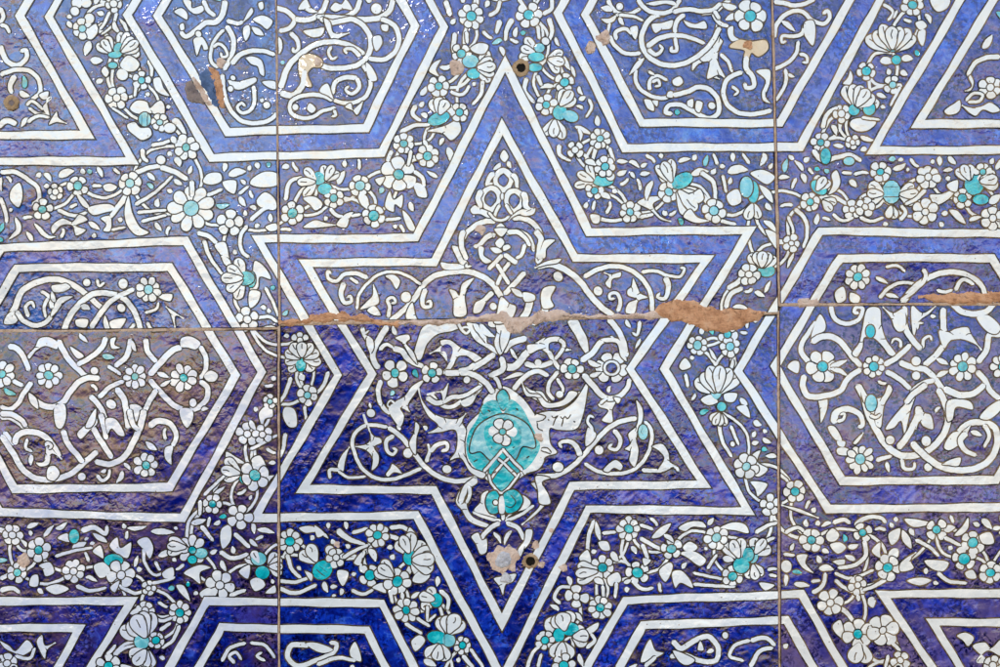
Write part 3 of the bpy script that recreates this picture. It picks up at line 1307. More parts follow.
# ------------------------------------------------------------------ 2-D helpers (tracing units, y down)
def catmull(pts, closed, step=2.0, sharp=None):
    n = len(pts)
    if n < 2: return pts
    out = []
    segs = n if closed else n - 1
    for i in range(segs):
        p1, p2 = pts[i], pts[(i + 1) % n]
        p0 = pts[i - 1] if (closed or i) else (2 * p1[0] - p2[0], 2 * p1[1] - p2[1])
        p3 = pts[(i + 2) % n] if (closed or i + 2 < n) else (2 * p2[0] - p1[0], 2 * p2[1] - p1[1])
        L = math.dist(p1, p2)
        t0 = 0.; t1 = t0 + max(math.dist(p0, p1), 1e-4) ** .5; t2 = t1 + max(L, 1e-4) ** .5; t3 = t2 + max(math.dist(p2, p3), 1e-4) ** .5
        k = max(2, int(L / step + .5))
        for j in range(k):
            t = t1 + (t2 - t1) * j / k
            def lerp(a, b, ta, tb): 
                f = (t - ta) / (tb - ta); return (a[0] + (b[0] - a[0]) * f, a[1] + (b[1] - a[1]) * f)
            A1, A2, A3 = lerp(p0, p1, t0, t1), lerp(p1, p2, t1, t2), lerp(p2, p3, t2, t3)
            B1, B2 = lerp(A1, A2, t0, t2), lerp(A2, A3, t1, t3)
            out.append(lerp(B1, B2, t1, t2))
    if not closed: out.append(pts[-1])
    return out
def area(p): return .5 * sum(p[i - 1][0] * p[i][1] - p[i][0] * p[i - 1][1] for i in range(len(p)))
def normals(p, closed):
    n = len(p); out = []
    for i in range(n):
        a = p[i - 1] if (closed or i) else p[0]
        b = p[(i + 1) % n] if (closed or i + 1 < n) else p[-1]
        dx, dy = b[0] - a[0], b[1] - a[1]; l = math.hypot(dx, dy) or 1
        out.append((-dy / l, dx / l))
    return out
def inside(pt, poly):
    x, y = pt; r = False
    for i in range(len(poly)):
        (x1, y1), (x2, y2) = poly[i - 1], poly[i]
        if (y1 > y) != (y2 > y) and x < (x2 - x1) * (y - y1) / (y2 - y1) + x1: r = not r
    return r

HB, HW = 0.10, 0.36              # heights above the ground glaze in tracing units: foot of the drawn line, top of the white
OUT = 1.25                       # width of the drawn line round every motif
class Geo:
    """collects faces in tracing units; material slots 0 line, 1 white, 2 turquoise, 3 pale turquoise, 4 ground, 5 band"""
    def __init__(g): g.v = []; g.f = []; g.m = []; g.s = []
    def add(g, co): g.v.append(co); return len(g.v) - 1
    def face(g, ids, mat, smooth=True): g.f.append(ids); g.m.append(mat); g.s.append(smooth)
    def ribbon(g, path, widths, mat=1, closed=False, z=0., o=OUT, h=HW):
        nm = normals(path, closed); rows = []
        wob = random.uniform(0, 99)
        for i, ((x, y), (nx, ny)) in enumerate(zip(path, nm)):
            w = widths[i] / 2; row = []
            j = .14 * math.sin(i * .9 + wob) + .1 * math.sin(i * 2.3 + wob * 2)
            for d, hh in ((-(w + o + .15), -.4), (-(w + o), .90), (-w, .94), (0, 1), (w, .94), (w + o, .90), (w + o + .15, -.4)):
                e = j if abs(d) >= w else 0
                row.append(g.add((x + nx * (d + e), y + ny * (d + e), z + HB + (h - HB) * hh)))
            rows.append(row)
        n = len(rows)
        for i in range(n if closed else n - 1):
            a, b = rows[i], rows[(i + 1) % n]
            for k in range(6):
                g.face((a[k], a[k + 1], b[k + 1], b[k]), mat if k in (2, 3) else 0, k in (2, 3))
        if not closed:
            g.face(rows[0], 0, False); g.face(rows[-1][::-1], 0, False)
    def blob(g, poly, mat=1, z=0., o=OUT, h=HW, ins=.9):
        if area(poly) < 0: poly = poly[::-1]
        nm = normals(poly, True); n = len(poly)
        def ring(d, hh):
            return [g.add((x - nx * d, y - ny * d, z + HB + (h - HB) * hh)) for (x, y), (nx, ny) in zip(poly, nm)]
        # normals() of a positively wound loop (y down) point inwards
        Z, A, B, C = ring(o + .15, -.4), ring(o, .90), ring(0, .94), ring(-min(ins, .7), .99)
        for R1, R2, m in ((Z, A, 0), (A, B, 0), (B, C, mat)):
            for i in range(n):
                k = (i + 1) % n; g.face((R1[i], R1[k], R2[k], R2[i]), m, R2 is C)
        pts = [Vector((g.v[i][0], g.v[i][1], 0)) for i in C]
        for t in tessellate_polygon([pts]): g.face([C[i] for i in t], mat)
    def join(g, h):
        k = len(g.v); g.v += h.v; g.f += [tuple(i + k for i in f) for f in h.f]; g.m += h.m; g.s += h.s
    def flat(g, poly, mat, z):
        ids = [g.add((x, y, z)) for x, y in poly]
        for t in tessellate_polygon([[Vector((x, y, 0)) for x, y in poly]]): g.face([ids[i] for i in t], mat, False)
    def ring_band(g, A, B, mat, z):
        a = [g.add((*p, z)) for p in A]; b = [g.add((*p, z)) for p in B]; n = len(a)
        for i in range(n):
            k = (i + 1) % n; g.face((a[i], a[k], b[k], b[i]), mat, False)

def ellipse(cx, cy, rx, ry, ang=0., n=14):
    a = math.radians(ang); c, s = math.cos(a), math.sin(a); out = []
    for i in range(n):
        t = 2 * PI * i / n; x, y = rx * math.cos(t), ry * math.sin(t)
        out.append((cx + x * c - y * s, cy + x * s + y * c))
    return out
def petal(cx, cy, r0, r1, w, ang):
    """blunt petal from radius r0 to r1 at angle ang (radians), widest near its tip"""
    c, s = math.cos(ang), math.sin(ang); L = r1 - r0; pts = []
    prof = ((0, .16), (.25, .62), (.55, .96), (.8, .92), (.95, .5), (1, 0), (.95, -.5), (.8, -.92), (.55, -.96), (.25, -.62), (0, -.16))
    for t, f in prof:
        x = r0 + L * t; y = f * w / 2 * random.uniform(.9, 1.1)
        pts.append((cx + x * c - y * s, cy + x * s + y * c))
    return catmull(pts, True, 1.6)
def stroke_w(n, path, w0, w1):
    d = [0.]
    for i in range(1, len(path)): d.append(d[-1] + math.dist(path[i - 1], path[i]))
    L = d[-1] or 1; out = []
    for s in d:
        w = w0 + (w1 - w0) * s / L
        e = min(s / (w0 * .5 + .01), (L - s) / (w1 * .5 + .01), 1)
        out.append(w * max(.22, math.sqrt(max(0, 1 - (1 - e) ** 2))))
    return out
def lens_w(path, w):
    d = [0.]
    for i in range(1, len(path)): d.append(d[-1] + math.dist(path[i - 1], path[i]))
    L = d[-1] or 1
    return [w * max(.12, math.sin(PI * min(1, (s / L) ** .8)) ** .75) for s in d]

SLIM = .96
CMAT = {'t': 2, 'p': 3, 'w': 1}
class Motif: pass
MOTIFS = []
def parse(text):
    ox = oy = 0.; k = 4.; od = 0
    for ln in text.strip().split('\n'):
        ln = ln.strip()
        if not ln: continue
        if ln[0] == '@':
            ox, oy, k = map(float, ln[1:].split()); od = 0; continue
        head, _, tail = ln.partition(':')
        P = lambda x, y: (ox + float(x) / k, oy + float(y) / k)
        t = head.split(); m = Motif(); m.kind = t[0]
        a = tail.split() if t[0] in "srlkbBTWDY" else tail.replace(",", " ").split()
        if t[0] in 'srlkbBTWDY':
            m.pts = [P(*q.split(',')) for q in a]
            m.w = [float(q) / k * (.90 if k > 4.5 else .84) for q in t[1].split(',')] if len(t) > 1 else []
        else:
            m.pts = [P(a[0], a[1])]
            if t[0] in 'fF': m.R, m.n, m.rc, m.c = float(a[2]) / k * .88, int(a[3]), float(a[4]) / k * .92, a[5]
            if t[0] == 'o': m.R = float(a[2]) / k
            if t[0] == 't': m.rx, m.ry, m.a = float(a[2]) / k, float(a[3]) / k, float(a[4]) if len(a) > 4 else 0
            if t[0] == 'P': m.R, m.a0, m.a1, m.n, m.pw = float(a[2]) / k, float(a[3]), float(a[4]), int(a[5]), float(a[6]) / k
        m.seed = len(MOTIFS); m.ord = od; od += 1
        MOTIFS.append(m)
def centre(m): return (sum(p[0] for p in m.pts) / len(m.pts), sum(p[1] for p in m.pts) / len(m.pts))
def draw(m, g, z):
    random.seed(m.seed * 13 + 5)
    K = m.kind
    if K == 's':
        p = catmull(m.pts, False, 1.8); g.ribbon(p, stroke_w(0, p, m.w[0] * SLIM, m.w[-1] * SLIM), z=z)
    elif K == 'l':
        if len(m.pts) == 2:
            (x0, y0), (x1, y1) = m.pts; b = random.uniform(-.12, .12)
            m.pts = [m.pts[0], ((x0 + x1) / 2 - (y1 - y0) * b, (y0 + y1) / 2 + (x1 - x0) * b), m.pts[1]]
        p = catmull(m.pts, False, 1.3); g.ribbon(p, lens_w(p, m.w[0] * .9), mat=getattr(m, 'mat', 1), z=z)
    elif K == 'r':
        p = catmull(m.pts, True, 1.8); g.ribbon(p, [m.w[0] * (1 + .15 * math.sin(i * .5)) for i in range(len(p))], closed=True, z=z)
    elif K == 'k':
        p = catmull(m.pts, False, 1.5); w = m.w[0] * .55
        g.ribbon(p, [w * (.6 + .4 * math.sin(PI * i / (len(p) - 1))) for i in range(len(p))], mat=0, z=z + .05, o=.2)
    elif K == 'Y': g.blob(catmull(m.pts, True, 1.8), 6, z)
    elif K == 'B': g.blob(catmull(m.pts, True, 1.8), 1, z)
    elif K == 'D': g.blob(catmull(m.pts, True, 1.8), 4, z, o=.9, ins=.3)
    elif K == 'b':
        A = area(m.pts)
        pp = catmull(m.pts, True, 1.8); sg = 1 if A > 0 else -1
        pp = [(x + nx * sg * .45, y + ny * sg * .45) for (x, y), (nx, ny) in zip(pp, normals(pp, True))]
        g.blob(pp, 1, z); n = len(m.pts); c = centre(m)
        if abs(A) > 55:
            for i in range(n):
                a, b, d = m.pts[i - 1], m.pts[i], m.pts[(i + 1) % n]
                cr = (b[0] - a[0]) * (d[1] - b[1]) - (b[1] - a[1]) * (d[0] - b[0])
                ln = math.dist(b, c)
                if cr * A < 0 and abs(cr) > 8 and ln > 3.5:
                    f = min(.55, 5.5 / ln); e = (b[0] + (c[0] - b[0]) * f, b[1] + (c[1] - b[1]) * f)
                    md = ((b[0] + e[0]) / 2 + random.uniform(-.5, .5), (b[1] + e[1]) / 2 + random.uniform(-.5, .5))
                    pk = catmull([b, md, e], False, 1.5); g.ribbon(pk, [.9 - .6 * q / len(pk) for q in range(len(pk))], mat=0, z=z + .03, o=.12)
    elif K == 'T': g.blob(catmull(m.pts, True, 2.2), 2, z, o=1.45, h=HW)
    elif K == 'W': g.blob(catmull(m.pts, True, 2.2), 3, z, o=1.45, h=HW)
    elif K == 'o': g.blob(ellipse(*m.pts[0], m.R * random.uniform(.9, 1.1), m.R * random.uniform(.85, 1), random.uniform(0, 90)), 1, z)
    elif K == 't': g.blob(ellipse(*m.pts[0], m.rx, m.ry, m.a), 2 if m.seed % 4 else 3, z + .05)
    elif K == 'P':
        order = list(range(m.n)); order.sort(key=lambda i: -abs(i - (m.n - 1) / 2))
        for q, i in enumerate(order):
            a = m.a0 + (m.a1 - m.a0) * (i + .5) / m.n
            R = m.R * random.uniform(.9, 1.08); a = math.radians(a)
            g.blob(petal(*m.pts[0], m.R * .12, R, m.pw * random.uniform(.95, 1.15), a), 1, z + q * .03, ins=.7)
            if R > 14:
                f0, f1 = random.uniform(.5, .62), random.uniform(.84, .95); da = random.uniform(-.05, .05); cx, cy = m.pts[0]
                pk = catmull([(cx + R * f * math.cos(a + da * e), cy + R * f * math.sin(a + da * e)) for f, e in ((f0, 0), ((f0 + f1) / 2, 1), (f1, -1))], False, 1.5)
                g.ribbon(pk, [.9] * len(pk), mat=0, z=z + q * .03 + .03, o=.1)
    elif K in 'fF':
        r0 = random.uniform(0, 2 * PI); cx, cy = m.pts[0]
        pw = 2 * PI * (m.R * .72) / m.n * (.98 if m.n > 5 else .84)
        for i in range(m.n):
            g.blob(petal(cx, cy, m.rc * .75, m.R * random.uniform(.9, 1.08), min(pw, m.R * .8) * random.uniform(.88, 1.06), r0 + 2 * PI * (i + random.uniform(-.1, .1)) / m.n), 1, z + (i % 3) * .025, ins=.6)
        if m.c == 'b':
            g.blob(ellipse(cx, cy, m.rc * 1.35, m.rc * 1.25), 1, z + .10); g.blob(ellipse(cx, cy, m.rc * .75, m.rc * .7), 4, z + .15, ins=.3)
        else:
            g.blob(ellipse(cx, cy, m.rc * random.uniform(.9, 1.1), m.rc * random.uniform(.9, 1.1), random.uniform(0, 90)), CMAT[m.c], z + .09, ins=.6)

# ------------------------------------------------------------------ strapwork figures: outer and inner white lines
FIG = [
 ('star', [(505,64),(589,232),(750,230),(664,369),(748,511),(588,509),(502,678),(416,515),(255,518),(338,375),(258,239),(416,238)],
          [(502,127),(575,258),(707,259),(630,369),(704,484),(572,486),(502,622),(434,490),(303,489),(372,374),(305,263),(434,262)]),
 ('hexagon', [(128,15),(212,158),(382,153),(444,27),(377,-95),(192,-95)], [(158,16),(228,132),(366,128),(415,26),(362,-70),(208,-70)]),
 ('hexagon', [(558,13),(625,148),(800,147),(882,-4),(820,-110),(620,-110)], [(585,15),(642,123),(780,123),(852,-4),(800,-85),(640,-85)]),
 ('hexagon', [(2,248),(186,241),(262,372),(183,518),(0,512),(-78,378)], [(17,268),(170,267),(236,375),(170,487),(15,489),(-46,378)]),
 ('hexagon', [(820,231),(1012,234),(1094,370),(1012,507),(828,509),(738,371)], [(840,258),(992,258),(1057,368),(996,480),(842,481),(775,366)]),
 ('hexagon', [(207,601),(382,603),(450,740),(385,850),(200,850),(128,740)], [(222,627),(367,630),(425,745),(370,830),(215,830),(155,745)]),
 ('hexagon', [(625,600),(801,594),(882,735),(800,860),(620,860),(549,735)], [(643,625),(786,620),(850,730),(786,835),(640,835),(581,735)]),
 ('star', [(133,161),(49,17),(133,-130),(-130,-130),(-130,162)], [(88,135),(20,16),(88,-100),(-104,-100),(-104,136)]),
 ('star', [(872,151),(966,-10),(890,-140),(1130,-140),(1130,149)], [(918,124),(998,-8),(930,-110),(1106,-110),(1106,124)]),
 ('star', [(131,601),(50,735),(130,870),(-130,870),(-130,601)], [(80,628),(20,735),(80,840),(-104,840),(-104,628)]),
 ('star', [(882,594),(965,715),(882,860),(1130,860),(1130,592)], [(932,622),(990,715),(932,830),(1106,830),(1106,622)]),
]
def line_ring(g, poly, w=7.6, z=.3):
    """hand-drawn white line with mitred corners along a closed figure"""
    n = len(poly); path = []; sc_ = []
    for i in range(n):
        a, b, c = poly[i - 1], poly[i], poly[(i + 1) % n]
        d1 = Vector((b[0] - a[0], b[1] - a[1])).normalized(); d2 = Vector((c[0] - b[0], c[1] - b[1])).normalized()
        t = (d1 + d2).normalized(); nn = Vector((-t.y, t.x)); mit = 1 / max(.42, nn.dot(Vector((-d1.y, d1.x))))
        path.append((b, nn, mit))
        L = math.dist(b, c); k = max(2, int(L / 7))
        nb = Vector((-d2.y, d2.x))
        for j in range(1, k):
            f = j / k; path.append(((b[0] + (c[0] - b[0]) * f, b[1] + (c[1] - b[1]) * f), nb, 1.))
    rows = []; ph = random.uniform(0, 50)
    for i, ((x, y), nn, mit) in enumerate(path):
        j1 = .45 * math.sin(i * .37 + ph) + .28 * math.sin(i * 1.13 + ph) ; j2 = .45 * math.sin(i * .31 + ph * 2) + .28 * math.sin(i * .97 + ph)
        row = []
        for d, hh in ((-(w / 2 + 1.35), -.2), (-(w / 2 + 1.2), .86), (-w / 2, .92), (0, 1), (w / 2, .92), (w / 2 + 1.2, .86), (w / 2 + 1.35, -.2)):
            e = d * mit + (j1 if d < -w * .4 else j2 if d > w * .4 else (j1 + j2) / 2)
            row.append(g.add((x + nn.x * e, y + nn.y * e, z + HB + (.62 - HB) * hh)))
        rows.append(row)
    for i in range(len(rows)):
        a, b = rows[i], rows[(i + 1) % len(rows)]
        for k in range(6): g.face((a[k], a[k + 1], b[k + 1], b[k]), 1 if k in (2, 3) else 0, k in (2, 3))

# ------------------------------------------------------------------ tiles
TILES = {  # corners (top left, top right, bottom right, bottom left) in tracing units; tilt in degrees (pitch, yaw)
 'TL': ([(-92,-92),(274.2,-92),(278.2,327),(-92,330)], (0, 0)),
 'TM': ([(276.1,-92),(768.5,-92),(777.5,312),(281.0,321.5)], (0, 0)),
 'TR': ([(771.6,-92),(1092,-92),(1092,302),(780.9,303)], (0, 0)),
 'BL': ([(-92,333),(277,330.5),(278,759),(-92,759)], (0, 0)),
 'BM': ([(281,326),(776.5,316),(778.5,759),(280.5,759)], (0, 0)),
 'BR': ([(780,306.5),(1092,305.5),(1092,759),(782,759)], (0, 0)),
}
LAB = {
 'TL': 'upper left glazed tile with pale blue ground, an orange chip and a nail hole',
 'TM': 'upper middle glazed tile holding the pointed top half of the large white outlined star',
 'TR': 'upper right glazed tile with a lavender sheen above a grey brown plastered bottom edge',
 'BL': 'lower left glazed tile, darkest blue, with a hexagon of rosettes and purple sheen',
 'BM': 'lower middle glazed tile holding the turquoise medallion in the lower half of the star',
 'BR': 'lower right glazed tile with lavender hexagon and cream scrolls, right of the star',
}
def W3(x, y, z=0.): return Vector(((x - 500) * S, -z * S, (333.5 - y) * S))
def clip_obj(name, g, tile, parent, mats, clip=True):
    """turn a Geo into one mesh object inside the tile's outline, in the tile's own space"""
    quad, _ = TILES[tile]; cx, cy = TC[tile]
    me = bpy.data.meshes.new(name)
    o0 = W3(cx, cy)
    me.from_pydata([W3(*v) - o0 for v in g.v], [], g.f)
    for p, mi, s in zip(me.polygons, g.m, g.s): p.material_index = mi; p.use_smooth = s
    for m in mats: me.materials.append(m)
    bm = bmesh.new(); bm.from_mesh(me)
    if clip:
        q = [W3(*c) - o0 for c in quad]
        for i in range(4):
            a, b = q[i], q[(i + 1) % 4]
            nrm = Vector((b.z - a.z, 0, -(b.x - a.x)))       # outward
            if nrm.dot(a) < 0: nrm.negate()
            if all((v.co - a).dot(nrm) <= 0 for v in bm.verts): continue
            bmesh.ops.bisect_plane(bm, geom=bm.verts[:] + bm.edges[:] + bm.faces[:], plane_co=a, plane_no=nrm, clear_outer=True)
            if not bm.faces: break
    bad = [f for f in bm.faces if f.calc_area() < 1e-12]
    if bad: bmesh.ops.delete(bm, geom=bad, context='FACES')
    for f in bm.faces:                                        # every glaze face looks out of the wall
        f.normal_update()
        if f.normal.y > 0: f.normal_flip()
    if not bm.faces:
        bm.free(); bpy.data.meshes.remove(me); return None
    bm.to_mesh(me); bm.free()
    ob = bpy.data.objects.new(name, me); COL.objects.link(ob); ob.parent = parent
    return ob
def mats_of(t): G = GL[t]; return [G['line'], G['white'], G['turq'], G['pale'], G['ground'], G['band'], STAIN]
TC = {t: (sum(c[0] for c in q) / 4, sum(c[1] for c in q) / 4) for t, (q, _) in TILES.items()}

parse(DATA)
# the strip just beyond the frame repeats what stands at the photograph's edge, mirrored
extra = []
for m in MOTIFS:
    c = centre(m)
    for ax, lim in ((0, 0.), (0, 1000.), (1, 0.), (1, 667.)):
        if abs(c[ax] - lim) < 62 and all(((p[ax] - lim) * (c[ax] - lim)) > 9 for p in m.pts):
            e = Motif(); e.__dict__.update(m.__dict__); mir = lambda p: tuple(2 * lim - p[i] if i == ax else p[i] for i in (0, 1))
            e.pts = [mir(p) for p in m.pts]
            if m.kind == 'P':
                e.a0, e.a1 = (180 - m.a1, 180 - m.a0) if ax == 0 else (-m.a1, -m.a0)
            e.seed = m.seed + 5000; extra.append(e)
MOTIFS += extra
def zone(pt):
    for i, (kind, O, I) in enumerate(FIG):
        if inside(pt, I): return i
        if inside(pt, O): return -2
    return -1
for m in MOTIFS: m.zone = zone(centre(m)); m.box = (min(p[0] for p in m.pts) - 30, min(p[1] for p in m.pts) - 30, max(p[0] for p in m.pts) + 30, max(p[1] for p in m.pts) + 30)

# thin stems that run from blossom to blossom under the leaves of the border
rs = random.Random(5)
fl_ = [m for m in MOTIFS if m.kind in 'fFP' and m.zone == -1]
done = set()
for a in fl_:
    ca = centre(a)
    near = sorted((b for b in fl_ if b is not a), key=lambda b: math.dist(ca, centre(b)))[:3]
    for b in near:
        cb = centre(b); L = math.dist(ca, cb)
        if L > 75 or L < 22 or (id(b), id(a)) in done: continue
        done.add((id(a), id(b)))
        kx = rs.choice((-1, 1)) * rs.uniform(.12, .28); dx, dy = cb[0] - ca[0], cb[1] - ca[1]
        pts = [(ca[0] + dx * f - dy * kx * math.sin(PI * f), ca[1] + dy * f + dx * kx * math.sin(PI * f)) for f in (0, .25, .5, .75, 1)]
        if any(zone(p) != -1 for p in pts): continue
        m = Motif(); m.kind = 's'; m.pts = pts; m.w = [rs.uniform(2.6, 3.4), rs.uniform(2.2, 2.8)]; m.seed = 20000 + len(MOTIFS); m.ord = -8; m.zone = -1
        m.box = (min(p[0] for p in pts) - 10, min(p[1] for p in pts) - 10, max(p[0] for p in pts) + 10, max(p[1] for p in pts) + 10)
        MOTIFS.append(m)
# draw every traced motif once, then let small leaflets, buds and tendrils grow in the gaps between them
grid = set()
def mark(x, y): grid.add((int(x // 1.5), int(y // 1.5)))
for m in MOTIFS:
    m.g = Geo(); draw(m, m.g, m.ord * .012)
    for f in m.g.f:
        for a in f:
            va = m.g.v[a]; mark(va[0], va[1])
        cx = sum(m.g.v[i][0] for i in f) / len(f); cy = sum(m.g.v[i][1] for i in f) / len(f); mark(cx, cy)
for kind, O, I in FIG:
    for poly in (O, I):
        for i in range(len(poly)):
            a, b = poly[i - 1], poly[i]; k = int(math.dist(a, b))
            for j in range(k):
                x, y = a[0] + (b[0] - a[0]) * j / k, a[1] + (b[1] - a[1]) * j / k
                for dx in (-5, -3, 0, 3, 5):
                    for dy in (-5, -3, 0, 3, 5): mark(x + dx, y + dy)
for quad, _ in TILES.values():
    for i in range(4):
        a, b = quad[i - 1], quad[i]; k = int(math.dist(a, b))
        for j in range(k): mark(a[0] + (b[0] - a[0]) * j / k, a[1] + (b[1] - a[1]) * j / k)
def free(x, y, r):
    k = int(r / 1.5) + 1; ci, cj = int(x // 1.5), int(y // 1.5)
    return not any((ci + i, cj + j) in grid for i in range(-k, k + 1) for j in range(-k, k + 1) if i * i + j * j <= (r / 1.5) ** 2)
rg = random.Random(21)
def occupied(x, y): return (int(x // 1.5), int(y // 1.5)) in grid
def spot(x, y, zn):
    """a leaflet that springs from the nearest motif into the gap at x, y"""
    m = Motif(); m.zone = zn; m.seed = 9000 + len(MOTIFS); m.ord = 0
    best = None
    for q in range(24):
        a = 2 * PI * q / 24 + rg.uniform(-.1, .1); c, s_ = math.cos(a), math.sin(a); r = 2.
        while r < 11 and not occupied(x + c * r, y + s_ * r): r += .75
        if r < 11 and (best is None or r < best[0]): best = (r, c, s_)
    if best is None: return None
    r, c, s_ = best; ext = 0.
    t = rg.uniform(-.6, .6); ec, es = -c * math.cos(t) + s_ * math.sin(t), -s_ * math.cos(t) - c * math.sin(t)
    while ext < 9 and free(x + ec * (ext + 1), y + es * (ext + 1), 2.3): ext += 1
    L = r + ext
    if L < 4.5: return None
    p0 = (x + c * (r - .3), y + s_ * (r - .3)); p2 = (x + ec * ext, y + es * ext)
    k = rg.uniform(-.9, .9); p1 = (x - s_ * k, y + c * k)
    if ext < 1.5: m.pts = [p0, p1]
    else: m.pts = [p0, p1, p2]
    if L > 8 and rg.random() < .45: m.kind, m.w = 's', [2.6, 3.6]
    else:
        m.kind, m.w = 'l', [rg.uniform(4.2, 6.0)]
        q = rg.random(); m.mat = 2 if q < .09 else 3 if q < .17 else 1
    return m
for _ in range(16000):
    x, y = rg.uniform(-55, 1055), rg.uniform(-55, 725)
    if not free(x, y, 2.7): continue
    zn = zone((x, y))
    if zn == -2 or (zn >= 0 and rg.random() > .04): continue
    m = spot(x, y, zn)
    if m is None: continue
    m.g = Geo(); draw(m, m.g, 0.)
    for f in m.g.f:
        for a in f: mark(m.g.v[a][0], m.g.v[a][1])
        mark(sum(m.g.v[a][0] for a in f) / len(f), sum(m.g.v[a][1] for a in f) / len(f))
    c = m.pts; m.box = (min(p[0] for p in c) - 10, min(p[1] for p in c) - 10, max(p[0] for p in c) + 10, max(p[1] for p in c) + 10)
    MOTIFS.append(m)

def touches(box, quad):
    xs = [c[0] for c in quad]; ys = [c[1] for c in quad]
    return box[0] < max(xs) and box[2] > min(xs) and box[1] < max(ys) and box[3] > min(ys)
ROOT = {}
for t, (quad, tilt) in TILES.items():
    cx, cy = TC[t]; o0 = W3(cx, cy); M = mats_of(t)
    # body: fired clay slab with a softened glazed edge; its face is the blue ground of the flower border
    me = bpy.data.meshes.new('glazed_tile'); bm = bmesh.new()
    q = quad
    def loop(d, z):
        out = []
        n_ = 4
        dense = []
        for i in range(4):
            a, b = q[i], q[(i + 1) % 4]; k = max(2, int(math.dist(a, b) / 9))
            for j in range(k): dense.append((a[0] + (b[0] - a[0]) * j / k, a[1] + (b[1] - a[1]) * j / k))
        for i, (x, y) in enumerate(dense):
            dx, dy = cx - x, cy - y; l = math.hypot(dx, dy)
            w = d
            out.append(bm.verts.new(W3(x + (1 if dx > 0 else -1) * w, y + (1 if dy > 0 else -1) * w, z) - o0))
        return out
    L0, L1, L2 = loop(0, -14), loop(0, -.9), loop(.9, 0)
    n = len(L0)
    for A, B, mi in ((L0, L1, 0), (L1, L2, 1)):
        for i in range(n):
            k = (i + 1) % n; f = bm.faces.new((A[i], A[k], B[k], B[i])); f.material_index = mi
    f = bm.faces.new(L2); f.material_index = 1
    f = bm.faces.new(L0[::-1]); f.material_index = 0
    bmesh.ops.recalc_face_normals(bm, faces=bm.faces[:])
    bm.to_mesh(me); bm.free(); me.materials.append(BISCUIT); me.materials.append(GL[t]['ground'])
    ob = bpy.data.objects.new('glazed_tile', me); COL.objects.link(ob)
    ob.location = o0; ob.rotation_euler = (math.radians(tilt[0]), 0, math.radians(tilt[1]))
    ob['label'] = LAB[t]; ob['category'] = 'tile'; ob['group'] = 'blue glazed wall tiles with star and hexagon strapwork'
    ROOT[t] = ob
    # strapwork figures
    panels = {}
    for i, (kind, O, I) in enumerate(FIG):
        if not touches((min(p[0] for p in O), min(p[1] for p in O), max(p[0] for p in O), max(p[1] for p in O)), quad): continue
        g = Geo(); g.ring_band(O, I, 5, .10); b = clip_obj(kind + '_band', g, t, ob, M)
        if b:
            for poly in (O, I):
                random.seed(i * 7 + len(poly) + int(poly[0][0])); g = Geo(); line_ring(g, poly); clip_obj('white_line', g, t, b, M)
        g = Geo(); g.flat(I, 4, .06); p = clip_obj(kind + '_panel', g, t, ob, M)
        if p: panels[i] = p
    border = None
    scroll = {}
    for idx, m in enumerate(MOTIFS):
        if m.zone == -2 or not touches(m.box, quad): continue
        if m.zone >= 0 and m.zone not in panels: continue
        if m.kind in 'fF': scroll.setdefault(m.zone, [Geo(), []])[1].append(m.g)
        else: scroll.setdefault(m.zone, [Geo(), []])[0].join(m.g)
    for zn, (g, fl) in sorted(scroll.items()):
        if zn >= 0: par = panels[zn]
        else: par = None
        s = clip_obj('scrollwork' if zn >= 0 else 'flower_border', g, t, par or ob, M) if g.f else None
        if zn < 0: par = s
        for fg in fl: clip_obj('flower', fg, t, par or ob, M)

# ------------------------------------------------------------------ damage: chips, nail holes, plaster
def lump(name, poly, mat, z0=.9, z1=2.2, parent=None, tile=None, rough=1.0, seed=1, rim=2.0):
    """uneven pat of plaster with a ragged edge"""
    random.seed(seed)
    p = catmull(poly, True, 1.6)
    if area(p) < 0: p = p[::-1]
    ph = [random.uniform(0, 7) for _ in range(3)]
    p = [(x + random.uniform(-.5, .5) * rough + rough * .9 * math.sin(i * .7 + ph[0]) * math.sin(i * .23 + ph[2]), y + random.uniform(-.5, .5) * rough + rough * .9 * math.sin(i * .55 + ph[1])) for i, (x, y) in enumerate(p)]
    nm = normals(p, True)
    bm = bmesh.new(); A, B = [], []
    org = W3(*TC[tile]) if tile else W3(sum(a[0] for a in p) / len(p), sum(a[1] for a in p) / len(p))
    for (x, y), (nx, ny) in zip(p, nm):
        A.append(bm.verts.new(W3(x, y, 0) - org))
        B.append(bm.verts.new(W3(x + nx * rim, y + ny * rim, z0 + random.uniform(0, .15)) - org))
    n = len(p)
    for i in range(n): bm.faces.new((A[i], A[(i + 1) % n], B[(i + 1) % n], B[i]))
    tris = [bm.faces.new([B[i] for i in t_]) for t_ in tessellate_polygon([[v.co.xzy for v in B]])]
    for _ in range(3):
        ed = [e for e in {e for f in bm.faces for e in f.edges} if e.calc_length() > 5 * S and not any(v in A for v in e.verts)] if False else [e for e in bm.edges if e.calc_length() > 5 * S]
        if not ed: break
        bmesh.ops.subdivide_edges(bm, edges=ed, cuts=1, use_grid_fill=False)
        bmesh.ops.triangulate(bm, faces=bm.faces[:])
    As = set(A)
    edge = {v for f in bm.faces for v in f.verts if v.is_boundary}
    for v in bm.verts:
        if v in edge: continue
        v.co.y -= random.uniform(0, (z1 - z0)) * S
        v.co.x += random.uniform(-1., 1.) * S; v.co.z += random.uniform(-1., 1.) * S
    for f in bm.faces:
        f.normal_update(); f.smooth = True
        if f.normal.y > 0: f.normal_flip()
    me = bpy.data.meshes.new(name); bm.to_mesh(me); bm.free(); me.materials.append(mat)
    o = bpy.data.objects.new(name, me); COL.objects.link(o)
    if parent: o.parent = parent
    else: o.location = org
    return o
